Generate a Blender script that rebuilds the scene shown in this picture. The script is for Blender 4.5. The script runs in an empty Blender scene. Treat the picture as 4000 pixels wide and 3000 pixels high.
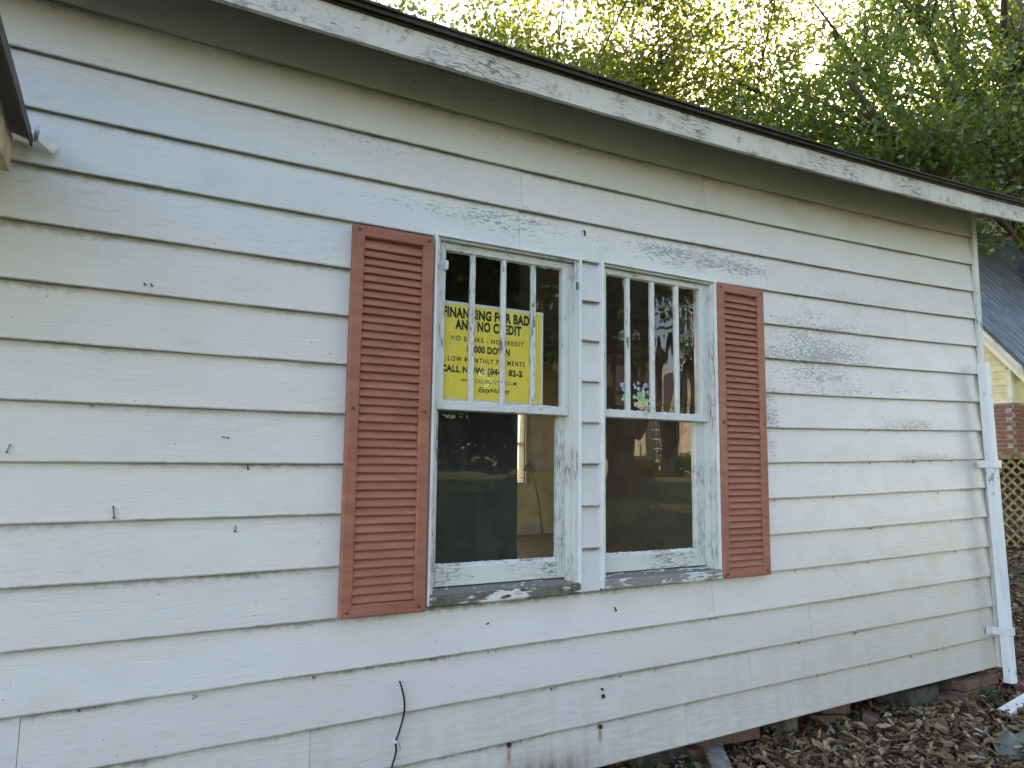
import bpy, bmesh, math, random
import numpy as np
from mathutils import Vector, Matrix

rng = np.random.default_rng(7)
random.seed(7)
SC = bpy.context.scene
COL = SC.collection

# ------------------------------------------------------------------ camera
CAM = Vector((0.0, -2.8615, 1.6548))
RIGHT = Vector((0.87682557, -0.48066603, 0.01170855))
UP = Vector((-0.06373906, -0.09206627, 0.99371079))
FWD = Vector((0.47656506, 0.87205732, 0.11136326))
cd = bpy.data.cameras.new('camera')
cd.sensor_fit = 'HORIZONTAL'
cd.sensor_width = 36.0
cd.lens = 36.0 * 2770 / 4000
cd.clip_start = 0.02
cd.clip_end = 800
cam = bpy.data.objects.new('camera', cd)
COL.objects.link(cam)
cam.matrix_world = Matrix(((RIGHT.x, UP.x, -FWD.x, CAM.x), (RIGHT.y, UP.y, -FWD.y, CAM.y), (RIGHT.z, UP.z, -FWD.z, CAM.z), (0, 0, 0, 1)))
SC.camera = cam

# ------------------------------------------------------------------ sky and sun
SUN_EL, SUN_AZ = math.radians(28.7), math.radians(52.7)      # azimuth from +y towards +x
SUN = Vector((math.sin(SUN_AZ) * math.cos(SUN_EL), math.cos(SUN_AZ) * math.cos(SUN_EL), math.sin(SUN_EL)))
world = bpy.data.worlds.new('World')
SC.world = world
world.use_nodes = True
wn = world.node_tree
sky = wn.nodes.new('ShaderNodeTexSky')
sky.sky_type = 'NISHITA'
sky.sun_disc = False
sky.sun_elevation = SUN_EL
sky.sun_rotation = SUN_AZ
sky.air_density = 1.0
sky.dust_density = 1.0
sky.ozone_density = 1.0
wn.nodes['Background'].inputs['Strength'].default_value = 0.15
wn.links.new(sky.outputs[0], wn.nodes['Background'].inputs['Color'])
sl = bpy.data.lights.new('sun', 'SUN')
sl.energy = 4.5
sl.angle = math.radians(0.53)
sl.color = (1.0, 0.90, 0.76)
so = bpy.data.objects.new('sun', sl)
COL.objects.link(so)
so.rotation_euler = (-SUN).to_track_quat('-Z', 'Y').to_euler()
so.location = (6, 6, 14)
vs = SC.view_settings
vs.view_transform = 'Standard'
vs.look = 'None'
vs.gamma = 1.0
vs.exposure = 2.35
vs.use_white_balance = True
vs.white_balance_temperature = 7600
vs.white_balance_tint = 17
SC.cycles.max_bounces = 6
SC.cycles.diffuse_bounces = 3
SC.cycles.glossy_bounces = 3
SC.cycles.transmission_bounces = 4
SC.cycles.transparent_max_bounces = 12
SC.cycles.sample_clamp_indirect = 8.0
SC.cycles.use_adaptive_sampling = True
SC.cycles.adaptive_threshold = 0.025
SC.cycles.adaptive_min_samples = 16

# ------------------------------------------------------------------ node helpers
class NT:
    def __init__(s, name):
        s.m = bpy.data.materials.new(name)
        s.m.use_nodes = True
        s.t = s.m.node_tree
        s.b = s.t.nodes['Principled BSDF']
        s.out = s.t.nodes['Material Output']
    def n(s, typ, **kw):
        nd = s.t.nodes.new('ShaderNode' + typ)
        for k, v in kw.items():
            setattr(nd, k, v)
        return nd
    def put(s, sock, v):
        if isinstance(v, bpy.types.NodeSocket):
            s.t.links.new(v, sock)
        elif v is not None:
            if sock.type == 'RGBA' and hasattr(v, '__len__') and len(v) == 3:
                v = (*v, 1)
            sock.default_value = v
    def math(s, op, a, b=None, c=None, clamp=False):
        nd = s.n('Math', operation=op, use_clamp=clamp)
        for i, v in enumerate((a, b, c)):
            if v is not None:
                s.put(nd.inputs[i], v)
        return nd.outputs[0]
    def obj(s):
        return s.n('TexCoord').outputs['Object']
    def pos(s):
        return s.n('NewGeometry').outputs['Position']
    def uv(s):
        return s.n('UVMap').outputs[0]
    def sep(s, v):
        nd = s.n('SeparateXYZ'); s.put(nd.inputs[0], v); return nd.outputs
    def comb(s, x, y, z=0.0):
        nd = s.n('CombineXYZ')
        for i, v in enumerate((x, y, z)): s.put(nd.inputs[i], v)
        return nd.outputs[0]
    def scale(s, v, sc):
        nd = s.n('VectorMath', operation='MULTIPLY'); s.put(nd.inputs[0], v); nd.inputs[1].default_value = sc; return nd.outputs[0]
    def add(s, v, w):
        nd = s.n('VectorMath', operation='ADD'); s.put(nd.inputs[0], v); s.put(nd.inputs[1], w); return nd.outputs[0]
    def noise(s, v, sc=1.0, detail=3.0, rough=0.55, dist=0.0):
        nd = s.n('TexNoise'); s.put(nd.inputs['Vector'], v)
        nd.inputs['Scale'].default_value = sc; nd.inputs['Detail'].default_value = detail
        nd.inputs['Roughness'].default_value = rough; nd.inputs['Distortion'].default_value = dist
        return nd.outputs[0]
    def vor(s, v, sc=1.0, feature='F1'):
        nd = s.n('TexVoronoi', feature=feature); s.put(nd.inputs['Vector'], v); nd.inputs['Scale'].default_value = sc
        return nd.outputs
    def ramp(s, v, lo, hi, a=0.0, b=1.0, smooth=True):
        nd = s.n('MapRange', interpolation_type='SMOOTHSTEP' if smooth else 'LINEAR')
        for i, x in enumerate((v, lo, hi, a, b)): s.put(nd.inputs[i], x)
        return nd.outputs[0]
    def mix(s, f, a, b):
        nd = s.n('Mix', data_type='RGBA'); s.put(nd.inputs[0], f); s.put(nd.inputs[6], a); s.put(nd.inputs[7], b)
        return nd.outputs[2]
    def rand(s):
        return s.n('ObjectInfo').outputs['Random']
    def bump(s, h, dist=0.002, strength=1.0, normal=None):
        nd = s.n('Bump'); nd.inputs['Strength'].default_value = strength; nd.inputs['Distance'].default_value = dist
        s.put(nd.inputs['Height'], h)
        if normal: s.put(nd.inputs['Normal'], normal)
        return nd.outputs[0]
    def ell(s, x, z, cx, cz, rx, rz):
        a = s.math('MULTIPLY', s.math('SUBTRACT', x, cx), 1 / rx)
        b = s.math('MULTIPLY', s.math('SUBTRACT', z, cz), 1 / rz)
        q = s.math('ADD', s.math('MULTIPLY', a, a), s.math('MULTIPLY', b, b))
        return s.math('EXPONENT', s.math('MULTIPLY', q, -1.0))
    def done(s, color=None, rough=0.6, normal=None, metallic=None, spec=None):
        s.put(s.b.inputs['Base Color'], color)
        s.put(s.b.inputs['Roughness'], rough)
        if normal: s.put(s.b.inputs['Normal'], normal)
        if metallic is not None: s.put(s.b.inputs['Metallic'], metallic)
        if spec is not None: s.put(s.b.inputs['Specular IOR Level'], spec)
        return s.m

def simple(name, col, rough=0.6, var=0.12, sc=12.0, bump=0.0, metallic=None, stretch=(1, 1, 1), spec=None):
    t = NT(name)
    v = t.scale(t.obj(), stretch)
    n = t.noise(v, sc, 4)
    c2 = tuple(max(0, c * (1 - 2 * var)) for c in col)
    c3 = tuple(min(1, c * (1 + var)) for c in col)
    c = t.mix(t.ramp(n, 0.3, 0.7), c2, c3)
    nm = t.bump(t.noise(v, sc * 5, 4), bump) if bump else None
    return t.done(c, rough, nm, metallic, spec)

M = {}

def mat_siding():
    t = NT('siding_paint')
    ux, uz, _ = t.sep(t.obj())[0], t.sep(t.obj())[2], 0
    uvs = t.sep(t.uv()); u, v = uvs[0], uvs[1]
    r = t.rand()
    off = t.math('MULTIPLY', r, 37.0)
    uo = t.math('ADD', u, off)
    base = t.mix(t.noise(t.comb(t.math('MULTIPLY', uo, 1.3), t.math('MULTIPLY', v, 7), off), 1.0, 4), (0.690, 0.662, 0.650), (0.765, 0.738, 0.728))
    hv = t.n('HueSaturation'); t.put(hv.inputs['Color'], base); t.put(hv.inputs['Value'], t.ramp(r, 0, 1, 0.95, 1.03, False)); base = hv.outputs[0]
    # embossed grain
    g1 = t.noise(t.comb(t.math('MULTIPLY', uo, 1.6), t.math('MULTIPLY', v, 13.0), off), 1.0, 2.5, 0.5, 0.3)
    g2 = t.math('PINGPONG', t.math('ADD', t.math('MULTIPLY', g1, 20.0), t.math('MULTIPLY', v, 45.0)), 1.0)
    brk = t.noise(t.comb(t.math('MULTIPLY', uo, 9.0), t.math('MULTIPLY', v, 70.0), off), 1.0, 2)
    groove = t.math('MULTIPLY', t.ramp(g2, 0.68, 0.95), t.ramp(brk, 0.36, 0.56))
    gm = t.ramp(t.noise(t.comb(t.math('MULTIPLY', uo, 0.7), t.math('MULTIPLY', v, 2.5), 3.3), 1.0, 2), 0.40, 0.66, 0.05, 0.30)
    gm = t.math('MULTIPLY', gm, t.ramp(uz, 1.9, 2.9, 0.22, 1.0))
    c = t.mix(t.math('MULTIPLY', groove, gm), base, (0.33, 0.31, 0.26))
    # worn patches where the top coat has flaked in short horizontal dashes
    e = t.math('MULTIPLY', t.ell(ux, uz, 3.70, 2.35, 0.80, 0.36), 0.93)
    for a in ((1.45, 2.80, 0.85, 0.10, 0.85), (2.75, 2.80, 0.85, 0.10, 1.0), (0.85, 3.02, 0.4, 0.07, 0.7), (4.55, 1.93, 0.75, 0.10, 0.75), (4.75, 1.72, 0.7, 0.06, 0.75), (4.7, 2.16, 0.7, 0.07, 0.6), (3.27, 1.95, 0.1, 0.35, 0.85), (4.1, 2.7, 1.0, 0.2, 0.62), (0.7, 2.62, 0.3, 0.12, 0.45)):
        e = t.math('MAXIMUM', e, t.math('MULTIPLY', t.ell(ux, uz, *a[:4]), a[4]))
    cn = t.noise(t.comb(t.math('MULTIPLY', uo, 30.0), t.math('MULTIPLY', v, 125.0), off), 1.0, 3.2, 0.65)
    cn2 = t.noise(t.comb(t.math('MULTIPLY', uo, 3.0), t.math('MULTIPLY', v, 14.0), 5.0), 1.0, 2)
    low = t.ramp(v, 0.0, 0.17, 0.035, -0.045, False)
    lvl = t.math('ADD', t.math('ADD', cn, t.math('MULTIPLY', t.math('SUBTRACT', cn2, 0.5), 0.34)), low)
    th = t.math('SUBTRACT', 0.85, t.math('MULTIPLY', e, 0.43))
    chip = t.ramp(t.math('SUBTRACT', lvl, th), 0.0, 0.022)
    c = t.mix(t.math('MULTIPLY', chip, 0.85), c, (0.255, 0.285, 0.33))
    # grime and painted shadow line under each lap edge
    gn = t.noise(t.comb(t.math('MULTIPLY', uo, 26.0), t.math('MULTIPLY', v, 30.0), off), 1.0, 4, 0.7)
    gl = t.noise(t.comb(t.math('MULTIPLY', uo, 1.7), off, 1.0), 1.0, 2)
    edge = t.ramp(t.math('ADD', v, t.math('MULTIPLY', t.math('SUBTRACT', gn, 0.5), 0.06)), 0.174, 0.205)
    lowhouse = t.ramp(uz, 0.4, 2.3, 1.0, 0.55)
    lap_grime_shade = t.math('MULTIPLY', t.math('MULTIPLY', edge, t.ramp(gl, 0.40, 0.62, 0.12, 1.0)), lowhouse)
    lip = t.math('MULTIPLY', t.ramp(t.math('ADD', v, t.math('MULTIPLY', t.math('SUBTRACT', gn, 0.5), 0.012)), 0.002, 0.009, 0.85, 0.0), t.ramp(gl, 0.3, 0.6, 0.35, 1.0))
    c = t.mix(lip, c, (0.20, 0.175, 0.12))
    c = t.mix(t.math('MULTIPLY', lap_grime_shade, 0.9), c, (0.115, 0.11, 0.08))
    # dirty splash and drip streaks low on the wall
    st = t.noise(t.comb(t.math('MULTIPLY', ux, 16.0), t.math('MULTIPLY', uz, 1.1), 0.0), 1.0, 4, 0.6)
    bl = t.noise(t.comb(t.math('MULTIPLY', ux, 2.2), t.math('MULTIPLY', uz, 3.0), 9.0), 1.0, 3)
    lo = t.ramp(t.math('ADD', uz, t.math('MULTIPLY', t.math('SUBTRACT', bl, 0.5), 0.35)), 0.22, 0.95, 1.0, 0.0)
    dirt = t.math('MULTIPLY', t.math('MULTIPLY', lo, t.ramp(t.math('ADD', t.math('MULTIPLY', st, 0.45), t.math('MULTIPLY', brk, 0.55)), 0.3, 0.72, 0.2, 1.0)), 0.55)
    c = t.mix(dirt, c, (0.37, 0.325, 0.24))
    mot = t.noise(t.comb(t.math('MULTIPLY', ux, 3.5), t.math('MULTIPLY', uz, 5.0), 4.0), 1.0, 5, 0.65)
    cream = t.math('MULTIPLY', t.ramp(ux, 1.6, 4.8, 0.10, 0.85), t.ramp(uz, 0.3, 1.9, 1.0, 0.6))  # warm, darker tint painted in towards the right as light falloff
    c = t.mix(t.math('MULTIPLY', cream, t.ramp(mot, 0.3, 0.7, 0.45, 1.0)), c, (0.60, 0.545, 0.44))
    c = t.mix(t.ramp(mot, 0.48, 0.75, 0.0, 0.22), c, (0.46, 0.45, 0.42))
    c = t.mix(t.math('MULTIPLY', t.math('MULTIPLY', t.ell(ux, uz, 1.78, 0.27, 0.26, 0.075), t.ramp(st, 0.3, 0.62, 0.35, 1.0)), 0.85), c, (0.14, 0.10, 0.075))
    for bx, bz in ((1.578, 0.375), (2.068, 0.385)):
        c = t.mix(t.math('MULTIPLY', t.ell(ux, uz, bx, bz, 0.010, 0.035), 0.85), c, (0.30, 0.14, 0.04))
    # fly specks and mould dots
    sp = t.vor(t.comb(t.math('MULTIPLY', uo, 16.0), t.math('MULTIPLY', v, 16.0), off), 1.0)[0]
    spn = t.noise(t.comb(t.math('MULTIPLY', uo, 2.0), t.math('MULTIPLY', v, 4.0), 2.0), 1.0, 2)
    spm = t.math('MULTIPLY', t.ramp(sp, 0.035, 0.055, 1.0, 0.0), t.ramp(spn, 0.44, 0.56))
    c = t.mix(t.math('MULTIPLY', spm, 0.75), c, (0.10, 0.095, 0.08))
    h = t.math('MULTIPLY', groove, -0.8)
    h = t.math('SUBTRACT', h, t.math('MULTIPLY', chip, 0.5))
    hb = t.noise(t.comb(t.math('MULTIPLY', uo, 1.2), t.math('MULTIPLY', v, 3.0), off), 1.0, 1)
    nm = t.bump(t.math('MULTIPLY', hb, 1.0), 0.004, 0.5, t.bump(h, 0.0009, 0.6))
    return t.done(c, t.ramp(chip, 0, 1, 0.35, 0.7), nm, spec=0.5)
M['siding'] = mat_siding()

def mat_oldpaint(name, axis='z', peel=0.30, wood=(0.23, 0.20, 0.17), paint=(0.70, 0.70, 0.67), moss=0.0, dark=0.0, crack=0.5, rough=0.5):
    t = NT(name)
    st = {'x': (12, 60, 80), 'z': (80, 60, 12), 'n': (22, 22, 22)}[axis]
    o = t.add(t.obj(), t.comb(t.math('MULTIPLY', t.rand(), 13.0), t.math('MULTIPLY', t.rand(), 7.0), t.math('MULTIPLY', t.rand(), 5.0)))
    a = t.noise(t.scale(o, st), 1.0, 5, 0.62, 0.4)
    b = t.noise(o, 3.2, 3)
    lvl = t.math('ADD', a, t.math('MULTIPLY', t.math('SUBTRACT', b, 0.5), 0.55))
    pm = t.ramp(lvl, 0.83 - peel, 0.85 - peel)
    fine = t.noise(t.scale(o, tuple(q * 4 for q in st)), 1.0, 4)
    wd = t.mix(fine, tuple(q * 0.55 for q in wood), tuple(min(1, q * 1.5) for q in wood))
    if moss:
        wd = t.mix(t.ramp(t.noise(o, 9.0, 3), 0.42, 0.6, 0, moss), wd, (0.055, 0.06, 0.025))
    pc = t.mix(t.noise(o, 5.0, 5), tuple(q * 0.86 for q in paint), paint)
    cr = t.vor(t.add(t.scale(o, tuple(q * 0.9 for q in st)), t.scale(t.comb(a, b, fine), (1.2, 1.2, 1.2))), 1.0, 'DISTANCE_TO_EDGE')[0]
    crm = t.math('MULTIPLY', t.ramp(cr, 0.0, 0.07, 1.0, 0.0), t.ramp(b, 0.42, 0.6, 0, crack))
    pc = t.mix(crm, pc, (0.16, 0.14, 0.12))
    if dark:
        dn = t.noise(t.scale(o, (3, 3, 3)), 4.0, 5, 0.7)
        pc = t.mix(t.ramp(dn, 0.56, 0.66, 0, dark), pc, (0.14, 0.11, 0.08))
    c = t.mix(pm, pc, wd)
    h = t.math('SUBTRACT', t.math('MULTIPLY', t.noise(o, 120.0, 3), 0.15), t.math('ADD', pm, t.math('MULTIPLY', crm, 0.6)))
    return t.done(c, t.ramp(pm, 0, 1, rough, 0.9), t.bump(h, 0.0016, 0.9), spec=0.35)
M['frame_v'] = mat_oldpaint('frame_paint_upright', 'z', 0.175)
M['frame_h'] = mat_oldpaint('frame_paint_level', 'x', 0.175)
M['jamb'] = mat_oldpaint('jamb_paint', 'z', 0.20, wood=(0.30, 0.265, 0.23), crack=0.9)
M['railpeel'] = mat_oldpaint('rail_paint_peeling', 'x', 0.205, wood=(0.30, 0.265, 0.24), crack=0.9)
M['sill_left'] = mat_oldpaint('sill_paint_mossy', 'x', 0.42, wood=(0.15, 0.14, 0.115), moss=0.95)
M['sill_right'] = mat_oldpaint('sill_paint_bare', 'x', 0.37, wood=(0.27, 0.245, 0.22))
M['sill_top'] = mat_oldpaint('sill_top_wood', 'x', 0.56, wood=(0.21, 0.195, 0.175))
M['fascia'] = mat_oldpaint('fascia_paint', 'x', 0.19, wood=(0.26, 0.225, 0.19), paint=(0.60, 0.56, 0.50), dark=0.6, crack=0.9)
M['trim'] = simple('vinyl_trim', (0.76, 0.77, 0.77), 0.4, 0.05, 5)
M['soffit'] = simple('soffit_wood', (0.16, 0.14, 0.115), 0.7, 0.1, 6, 0.001)

def mat_downspout():
    t = NT('downspout_paint')
    o = t.obj()
    n = t.noise(t.scale(o, (30, 30, 9)), 1.0, 4, 0.6)
    b = t.noise(o, 2.2, 2)
    m = t.ramp(t.math('ADD', n, t.math('MULTIPLY', t.math('SUBTRACT', b, 0.5), 0.6)), 0.72, 0.75)
    c = t.mix(m, (0.78, 0.79, 0.80), (0.33, 0.35, 0.38))
    c = t.mix(t.ramp(t.noise(t.scale(o, (9, 9, 1.5)), 2.0, 3), 0.5, 0.75, 0, 0.25), c, (0.42, 0.40, 0.34))
    return t.done(c, 0.4, t.bump(n, 0.0008, 0.5))
M['spout'] = mat_downspout()

def mat_shutter():
    t = NT('shutter_plastic')
    o = t.obj(); ps = t.pos(); r = t.rand()
    n = t.noise(t.add(t.scale(ps, (5, 5, 26)), t.comb(r, r, r)), 1.0, 4, 0.6)
    c = t.mix(t.ramp(n, 0.3, 0.75), (0.330, 0.120, 0.078), (0.425, 0.170, 0.116))
    c = t.mix(t.ramp(t.noise(t.scale(ps, (5, 5, 30)), 1.0, 3), 0.62, 0.8, 0, 0.55), c, (0.33, 0.20, 0.16))
    sp = t.vor(t.scale(ps, (26, 26, 26)), 1.0)[0]
    c = t.mix(t.ramp(sp, 0.03, 0.05, 0.6, 0), c, (0.55, 0.42, 0.36))
    return t.done(c, 0.55, t.bump(t.noise(t.scale(ps, (30, 30, 130)), 1.0, 3), 0.0006, 0.5), spec=0.3)
M['shutter'] = mat_shutter()
M['screw'] = simple('screw_paint', (0.13, 0.045, 0.03), 0.5, 0.2, 40)

def mat_glass(name, wav=0.0, dust=0.05, dustcol=(0.42, 0.40, 0.34)):
    t = NT(name)
    o = t.obj()
    fr = t.n('Fresnel'); t.put(fr.inputs['IOR'], t.ramp(t.n('NewGeometry').outputs['Backfacing'], 0.0, 1.0, 1.52, 1 / 1.52, False))
    nm = None
    if wav:
        w = t.noise(t.scale(o, (9, 9, 2.6)), 1.0, 1.5, 0.4)
        nm = t.bump(w, wav, 1.0)
        t.put(fr.inputs['Normal'], nm)
    gl = t.n('BsdfGlossy'); gl.inputs['Roughness'].default_value = 0.015
    if nm: t.put(gl.inputs['Normal'], nm)
    tr = t.n('BsdfTransparent'); tr.inputs['Color'].default_value = (0.98, 0.985, 0.98, 1)
    df = t.n('BsdfDiffuse'); df.inputs['Color'].default_value = (*dustcol, 1)
    d1 = t.noise(t.scale(o, (24, 24, 5)), 1.0, 5, 0.7)
    d2 = t.noise(o, 2.4, 2)
    dm = t.math('MULTIPLY', t.ramp(t.math('ADD', d1, t.math('MULTIPLY', t.math('SUBTRACT', d2, 0.5), 0.7)), 0.32, 0.82, 0.15, 1.0), dust)
    sc = t.vor(t.scale(o, (60, 60, 30)), 1.0)[0]
    dm = t.math('ADD', dm, t.ramp(sc, 0.03, 0.06, 0.22 if dust > 0.03 else 0.05, 0.0), clamp=True)
    m1 = t.n('MixShader'); t.put(m1.inputs[0], dm); t.t.links.new(tr.outputs[0], m1.inputs[1]); t.t.links.new(df.outputs[0], m1.inputs[2])
    m2 = t.n('MixShader'); t.put(m2.inputs[0], t.math('MULTIPLY', fr.outputs[0], 1.75, clamp=True)); t.t.links.new(m1.outputs[0], m2.inputs[1]); t.t.links.new(gl.outputs[0], m2.inputs[2])
    t.t.links.new(m2.outputs[0], t.out.inputs['Surface'])
    return t.m
M['glass_new'] = mat_glass('window_glass', 0.0012, 0.012)
M['glass_old'] = mat_glass('wavy_window_glass', 0.0016, 0.03)
M['glass_older'] = mat_glass('rippled_window_glass', 0.0008, 0.022)
M['glass_dusty'] = mat_glass('dusty_window_glass', 0.0012, 0.075, (0.36, 0.36, 0.34))

def mat_shingle():
    t = NT('asphalt_shingle')
    o = t.obj()
    c = t.mix(t.noise(o, 160.0, 2), (0.020, 0.018, 0.017), (0.075, 0.066, 0.060))
    c = t.mix(t.ramp(t.noise(o, 5.0, 3), 0.4, 0.7), c, (0.045, 0.036, 0.030))
    return t.done(c, 0.9, t.bump(t.noise(o, 200.0, 3), 0.002))
M['shingle'] = mat_shingle()
M['dripmetal'] = simple('drip_edge_metal', (0.035, 0.030, 0.028), 0.5, 0.25, 8)
M['cream'] = simple('cream_fascia', (0.50, 0.44, 0.33), 0.6, 0.15, 10, 0.001)

def mat_brick(name, a, b):
    t = NT(name)
    o = t.add(t.obj(), t.comb(t.math('MULTIPLY', t.rand(), 20.0), 0.0, t.rand()))
    c = t.mix(t.rand(), a, b)
    c = t.mix(t.ramp(t.noise(o, 28.0, 5), 0.35, 0.75, 0, 0.6), c, tuple(q * 0.4 for q in a))
    return t.done(c, 0.9, t.bump(t.noise(o, 90.0, 4), 0.003))
M['brick'] = mat_brick('weathered_brick', (0.20, 0.098, 0.072), (0.15, 0.105, 0.082))
M['brick_n'] = mat_brick('clean_brick', (0.36, 0.11, 0.06), (0.26, 0.14, 0.10))
M['mortar'] = simple('mortar', (0.42, 0.36, 0.28), 0.9, 0.2, 30, 0.002)
M['concrete'] = simple('concrete_block', (0.085, 0.076, 0.06), 0.95, 0.25, 14, 0.004)
M['rust'] = simple('rusty_iron', (0.055, 0.028, 0.018), 0.85, 0.4, 60, 0.001)
M['nailgrey'] = simple('nail_steel', (0.16, 0.16, 0.165), 0.5, 0.2, 60, metallic=0.6)
M['black'] = simple('black_cable', (0.006, 0.006, 0.007), 0.4, 0.2, 30)
M['white_plastic'] = simple('white_plastic', (0.74, 0.75, 0.76), 0.35, 0.06, 9)
M['maroon'] = simple('maroon_plastic', (0.13, 0.012, 0.022), 0.45, 0.2, 10, 0.001)
M['pink'] = simple('magenta_plastic', (0.30, 0.012, 0.06), 0.4, 0.15, 10)
M['wood_grey'] = simple('weathered_plank', (0.25, 0.225, 0.195), 0.9, 0.25, 6, 0.003, stretch=(8, 2, 8))
M['stone'] = simple('dull_stone', (0.15, 0.12, 0.09), 0.95, 0.3, 9, 0.006)
M['tarp'] = simple('grey_green_tarp', (0.13, 0.145, 0.125), 0.6, 0.2, 9, 0.002)

# ------------------------------------------------------------------ mesh helpers
def link(name, me, mat, parent=None, loc=None, smooth=False):
    o = bpy.data.objects.new(name, me)
    COL.objects.link(o)
    if mat is not None and not me.materials:
        me.materials.append(M[mat] if isinstance(mat, str) else mat)
    if parent is not None: o.parent = parent
    if loc is not None: o.location = loc
    if smooth and len(me.polygons):
        me.polygons.foreach_set('use_smooth', [True] * len(me.polygons))
    return o
def mesh(name, v, f):
    me = bpy.data.meshes.new(name)
    me.from_pydata([tuple(map(float, q)) for q in v], [], f)
    me.update()
    return me
def empty(name, loc=(0, 0, 0), rz=0.0):
    o = bpy.data.objects.new(name, None); COL.objects.link(o)
    o.location = loc; o.rotation_euler = (0, 0, rz); o.empty_display_size = 0.2
    return o
def tag(o, label, cat=None, group=None, kind=None):
    if label: o['label'] = label
    if cat: o['category'] = cat
    if group: o['group'] = group
    if kind: o['kind'] = kind
    return o
BOXF = [(0, 3, 2, 1), (4, 5, 6, 7), (0, 1, 5, 4), (1, 2, 6, 5), (2, 3, 7, 6), (3, 0, 4, 7)]
def boxv(x0, x1, y0, y1, z0, z1):
    return [(x0, y0, z0), (x1, y0, z0), (x1, y1, z0), (x0, y1, z0), (x0, y0, z1), (x1, y0, z1), (x1, y1, z1), (x0, y1, z1)]
def bevel(me, w, seg=1):
    bm = bmesh.new(); bm.from_mesh(me)
    bmesh.ops.bevel(bm, geom=list(bm.edges), offset=w, segments=seg, profile=0.5, affect='EDGES')
    bm.to_mesh(me); bm.free()
    return me
def box(name, b, mat, parent=None, bev=0.0, rot=None, loc=None):
    me = mesh(name, boxv(*b), BOXF)
    if bev: bevel(me, bev)
    o = link(name, me, mat, parent, loc)
    if rot: o.rotation_euler = rot
    return o
def hexa(name, v8, mat, parent=None, bev=0.0):
    me = mesh(name, v8, BOXF)
    if bev: bevel(me, bev)
    return link(name, me, mat, parent)
def boxes(name, bl, mat, parent=None, bev=0.0):
    v, f = [], []
    for b in bl:
        k = len(v); v += boxv(*b); f += [tuple(i + k for i in q) for q in BOXF]
    me = mesh(name, v, f)
    if bev: bevel(me, bev)
    return link(name, me, mat, parent)
def tube_vf(pts, rad, seg=8, close=True, base=0):
    pts = [Vector(p) for p in pts]
    v, f = [], []
    prev = None
    for i, p in enumerate(pts):
        d = (pts[min(i + 1, len(pts) - 1)] - pts[max(i - 1, 0)]).normalized()
        if prev is None:
            a = d.cross(Vector((0.13, 0.29, 0.95)))
            if a.length < 0.05: a = d.cross(Vector((1, 0, 0)))
        else:
            a = prev - d * prev.dot(d)
        a.normalize(); prev = a
        b = d.cross(a)
        r = rad[i] if hasattr(rad, '__len__') else rad
        for k in range(seg):
            th = 2 * math.pi * k / seg
            v.append(p + (a * math.cos(th) + b * math.sin(th)) * r)
    for i in range(len(pts) - 1):
        for k in range(seg):
            k2 = (k + 1) % seg
            f.append((base + i * seg + k, base + i * seg + k2, base + (i + 1) * seg + k2, base + (i + 1) * seg + k))
    if close:
        f.append(tuple(base + k for k in range(seg))[::-1])
        f.append(tuple(base + (len(pts) - 1) * seg + k for k in range(seg)))
    return v, f
def tube(name, pts, rad, mat, parent=None, seg=8):
    v, f = tube_vf(pts, rad, seg)
    return link(name, mesh(name, v, f), mat, parent, smooth=True)
def smooth_path(pts, n=6):
    P = [Vector(p) for p in pts]; P = [P[0] * 2 - P[1]] + P + [P[-1] * 2 - P[-2]]
    out = []
    for i in range(1, len(P) - 2):
        for k in range(n):
            t = k / n
            out.append(0.5 * ((2 * P[i]) + (P[i + 1] - P[i - 1]) * t + (2 * P[i - 1] - 5 * P[i] + 4 * P[i + 1] - P[i + 2]) * t * t + (3 * P[i] - P[i - 1] - 3 * P[i + 1] + P[i + 2]) * t ** 3))
    out.append(P[-2])
    return out

# ------------------------------------------------------------------ ground
def gz(x, y):
    z = 0.10 + 0.035 * np.maximum(0, x - 6.0) * (np.abs(y) < 60)
    z = np.minimum(z, 0.32)
    z = z + 0.050 * np.clip(-y - 4.0, 0, 22)
    z = z + 0.018 * np.sin(2.1 * x + 0.7 * y) * np.cos(1.7 * y - 0.4 * x) + 0.008 * np.sin(6.3 * x + 2) * np.sin(5.1 * y)
    return z
def axis_pts(lo, hi, fine_lo, fine_hi, step):
    a = list(np.arange(fine_lo, fine_hi, step))
    s = step; p = fine_hi
    while p < hi: a.append(p); s *= 1.22; p += s
    a.append(hi)
    s = step; p = fine_lo - step; left = []
    while p > lo: left.append(p); s *= 1.22; p -= s
    left.append(lo)
    return np.array(left[::-1] + a)
gx, gy = axis_pts(-140, 160, 1.5, 9, 0.12), axis_pts(-150, 160, -2.5, 2.5, 0.12)
GX, GY = np.meshgrid(gx, gy)
GV = np.stack([GX.ravel(), GY.ravel(), gz(GX, GY).ravel()], 1)
nx, ny = len(gx), len(gy)
GF = [(j * nx + i, j * nx + i + 1, (j + 1) * nx + i + 1, (j + 1) * nx + i) for j in range(ny - 1) for i in range(nx - 1)]
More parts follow.
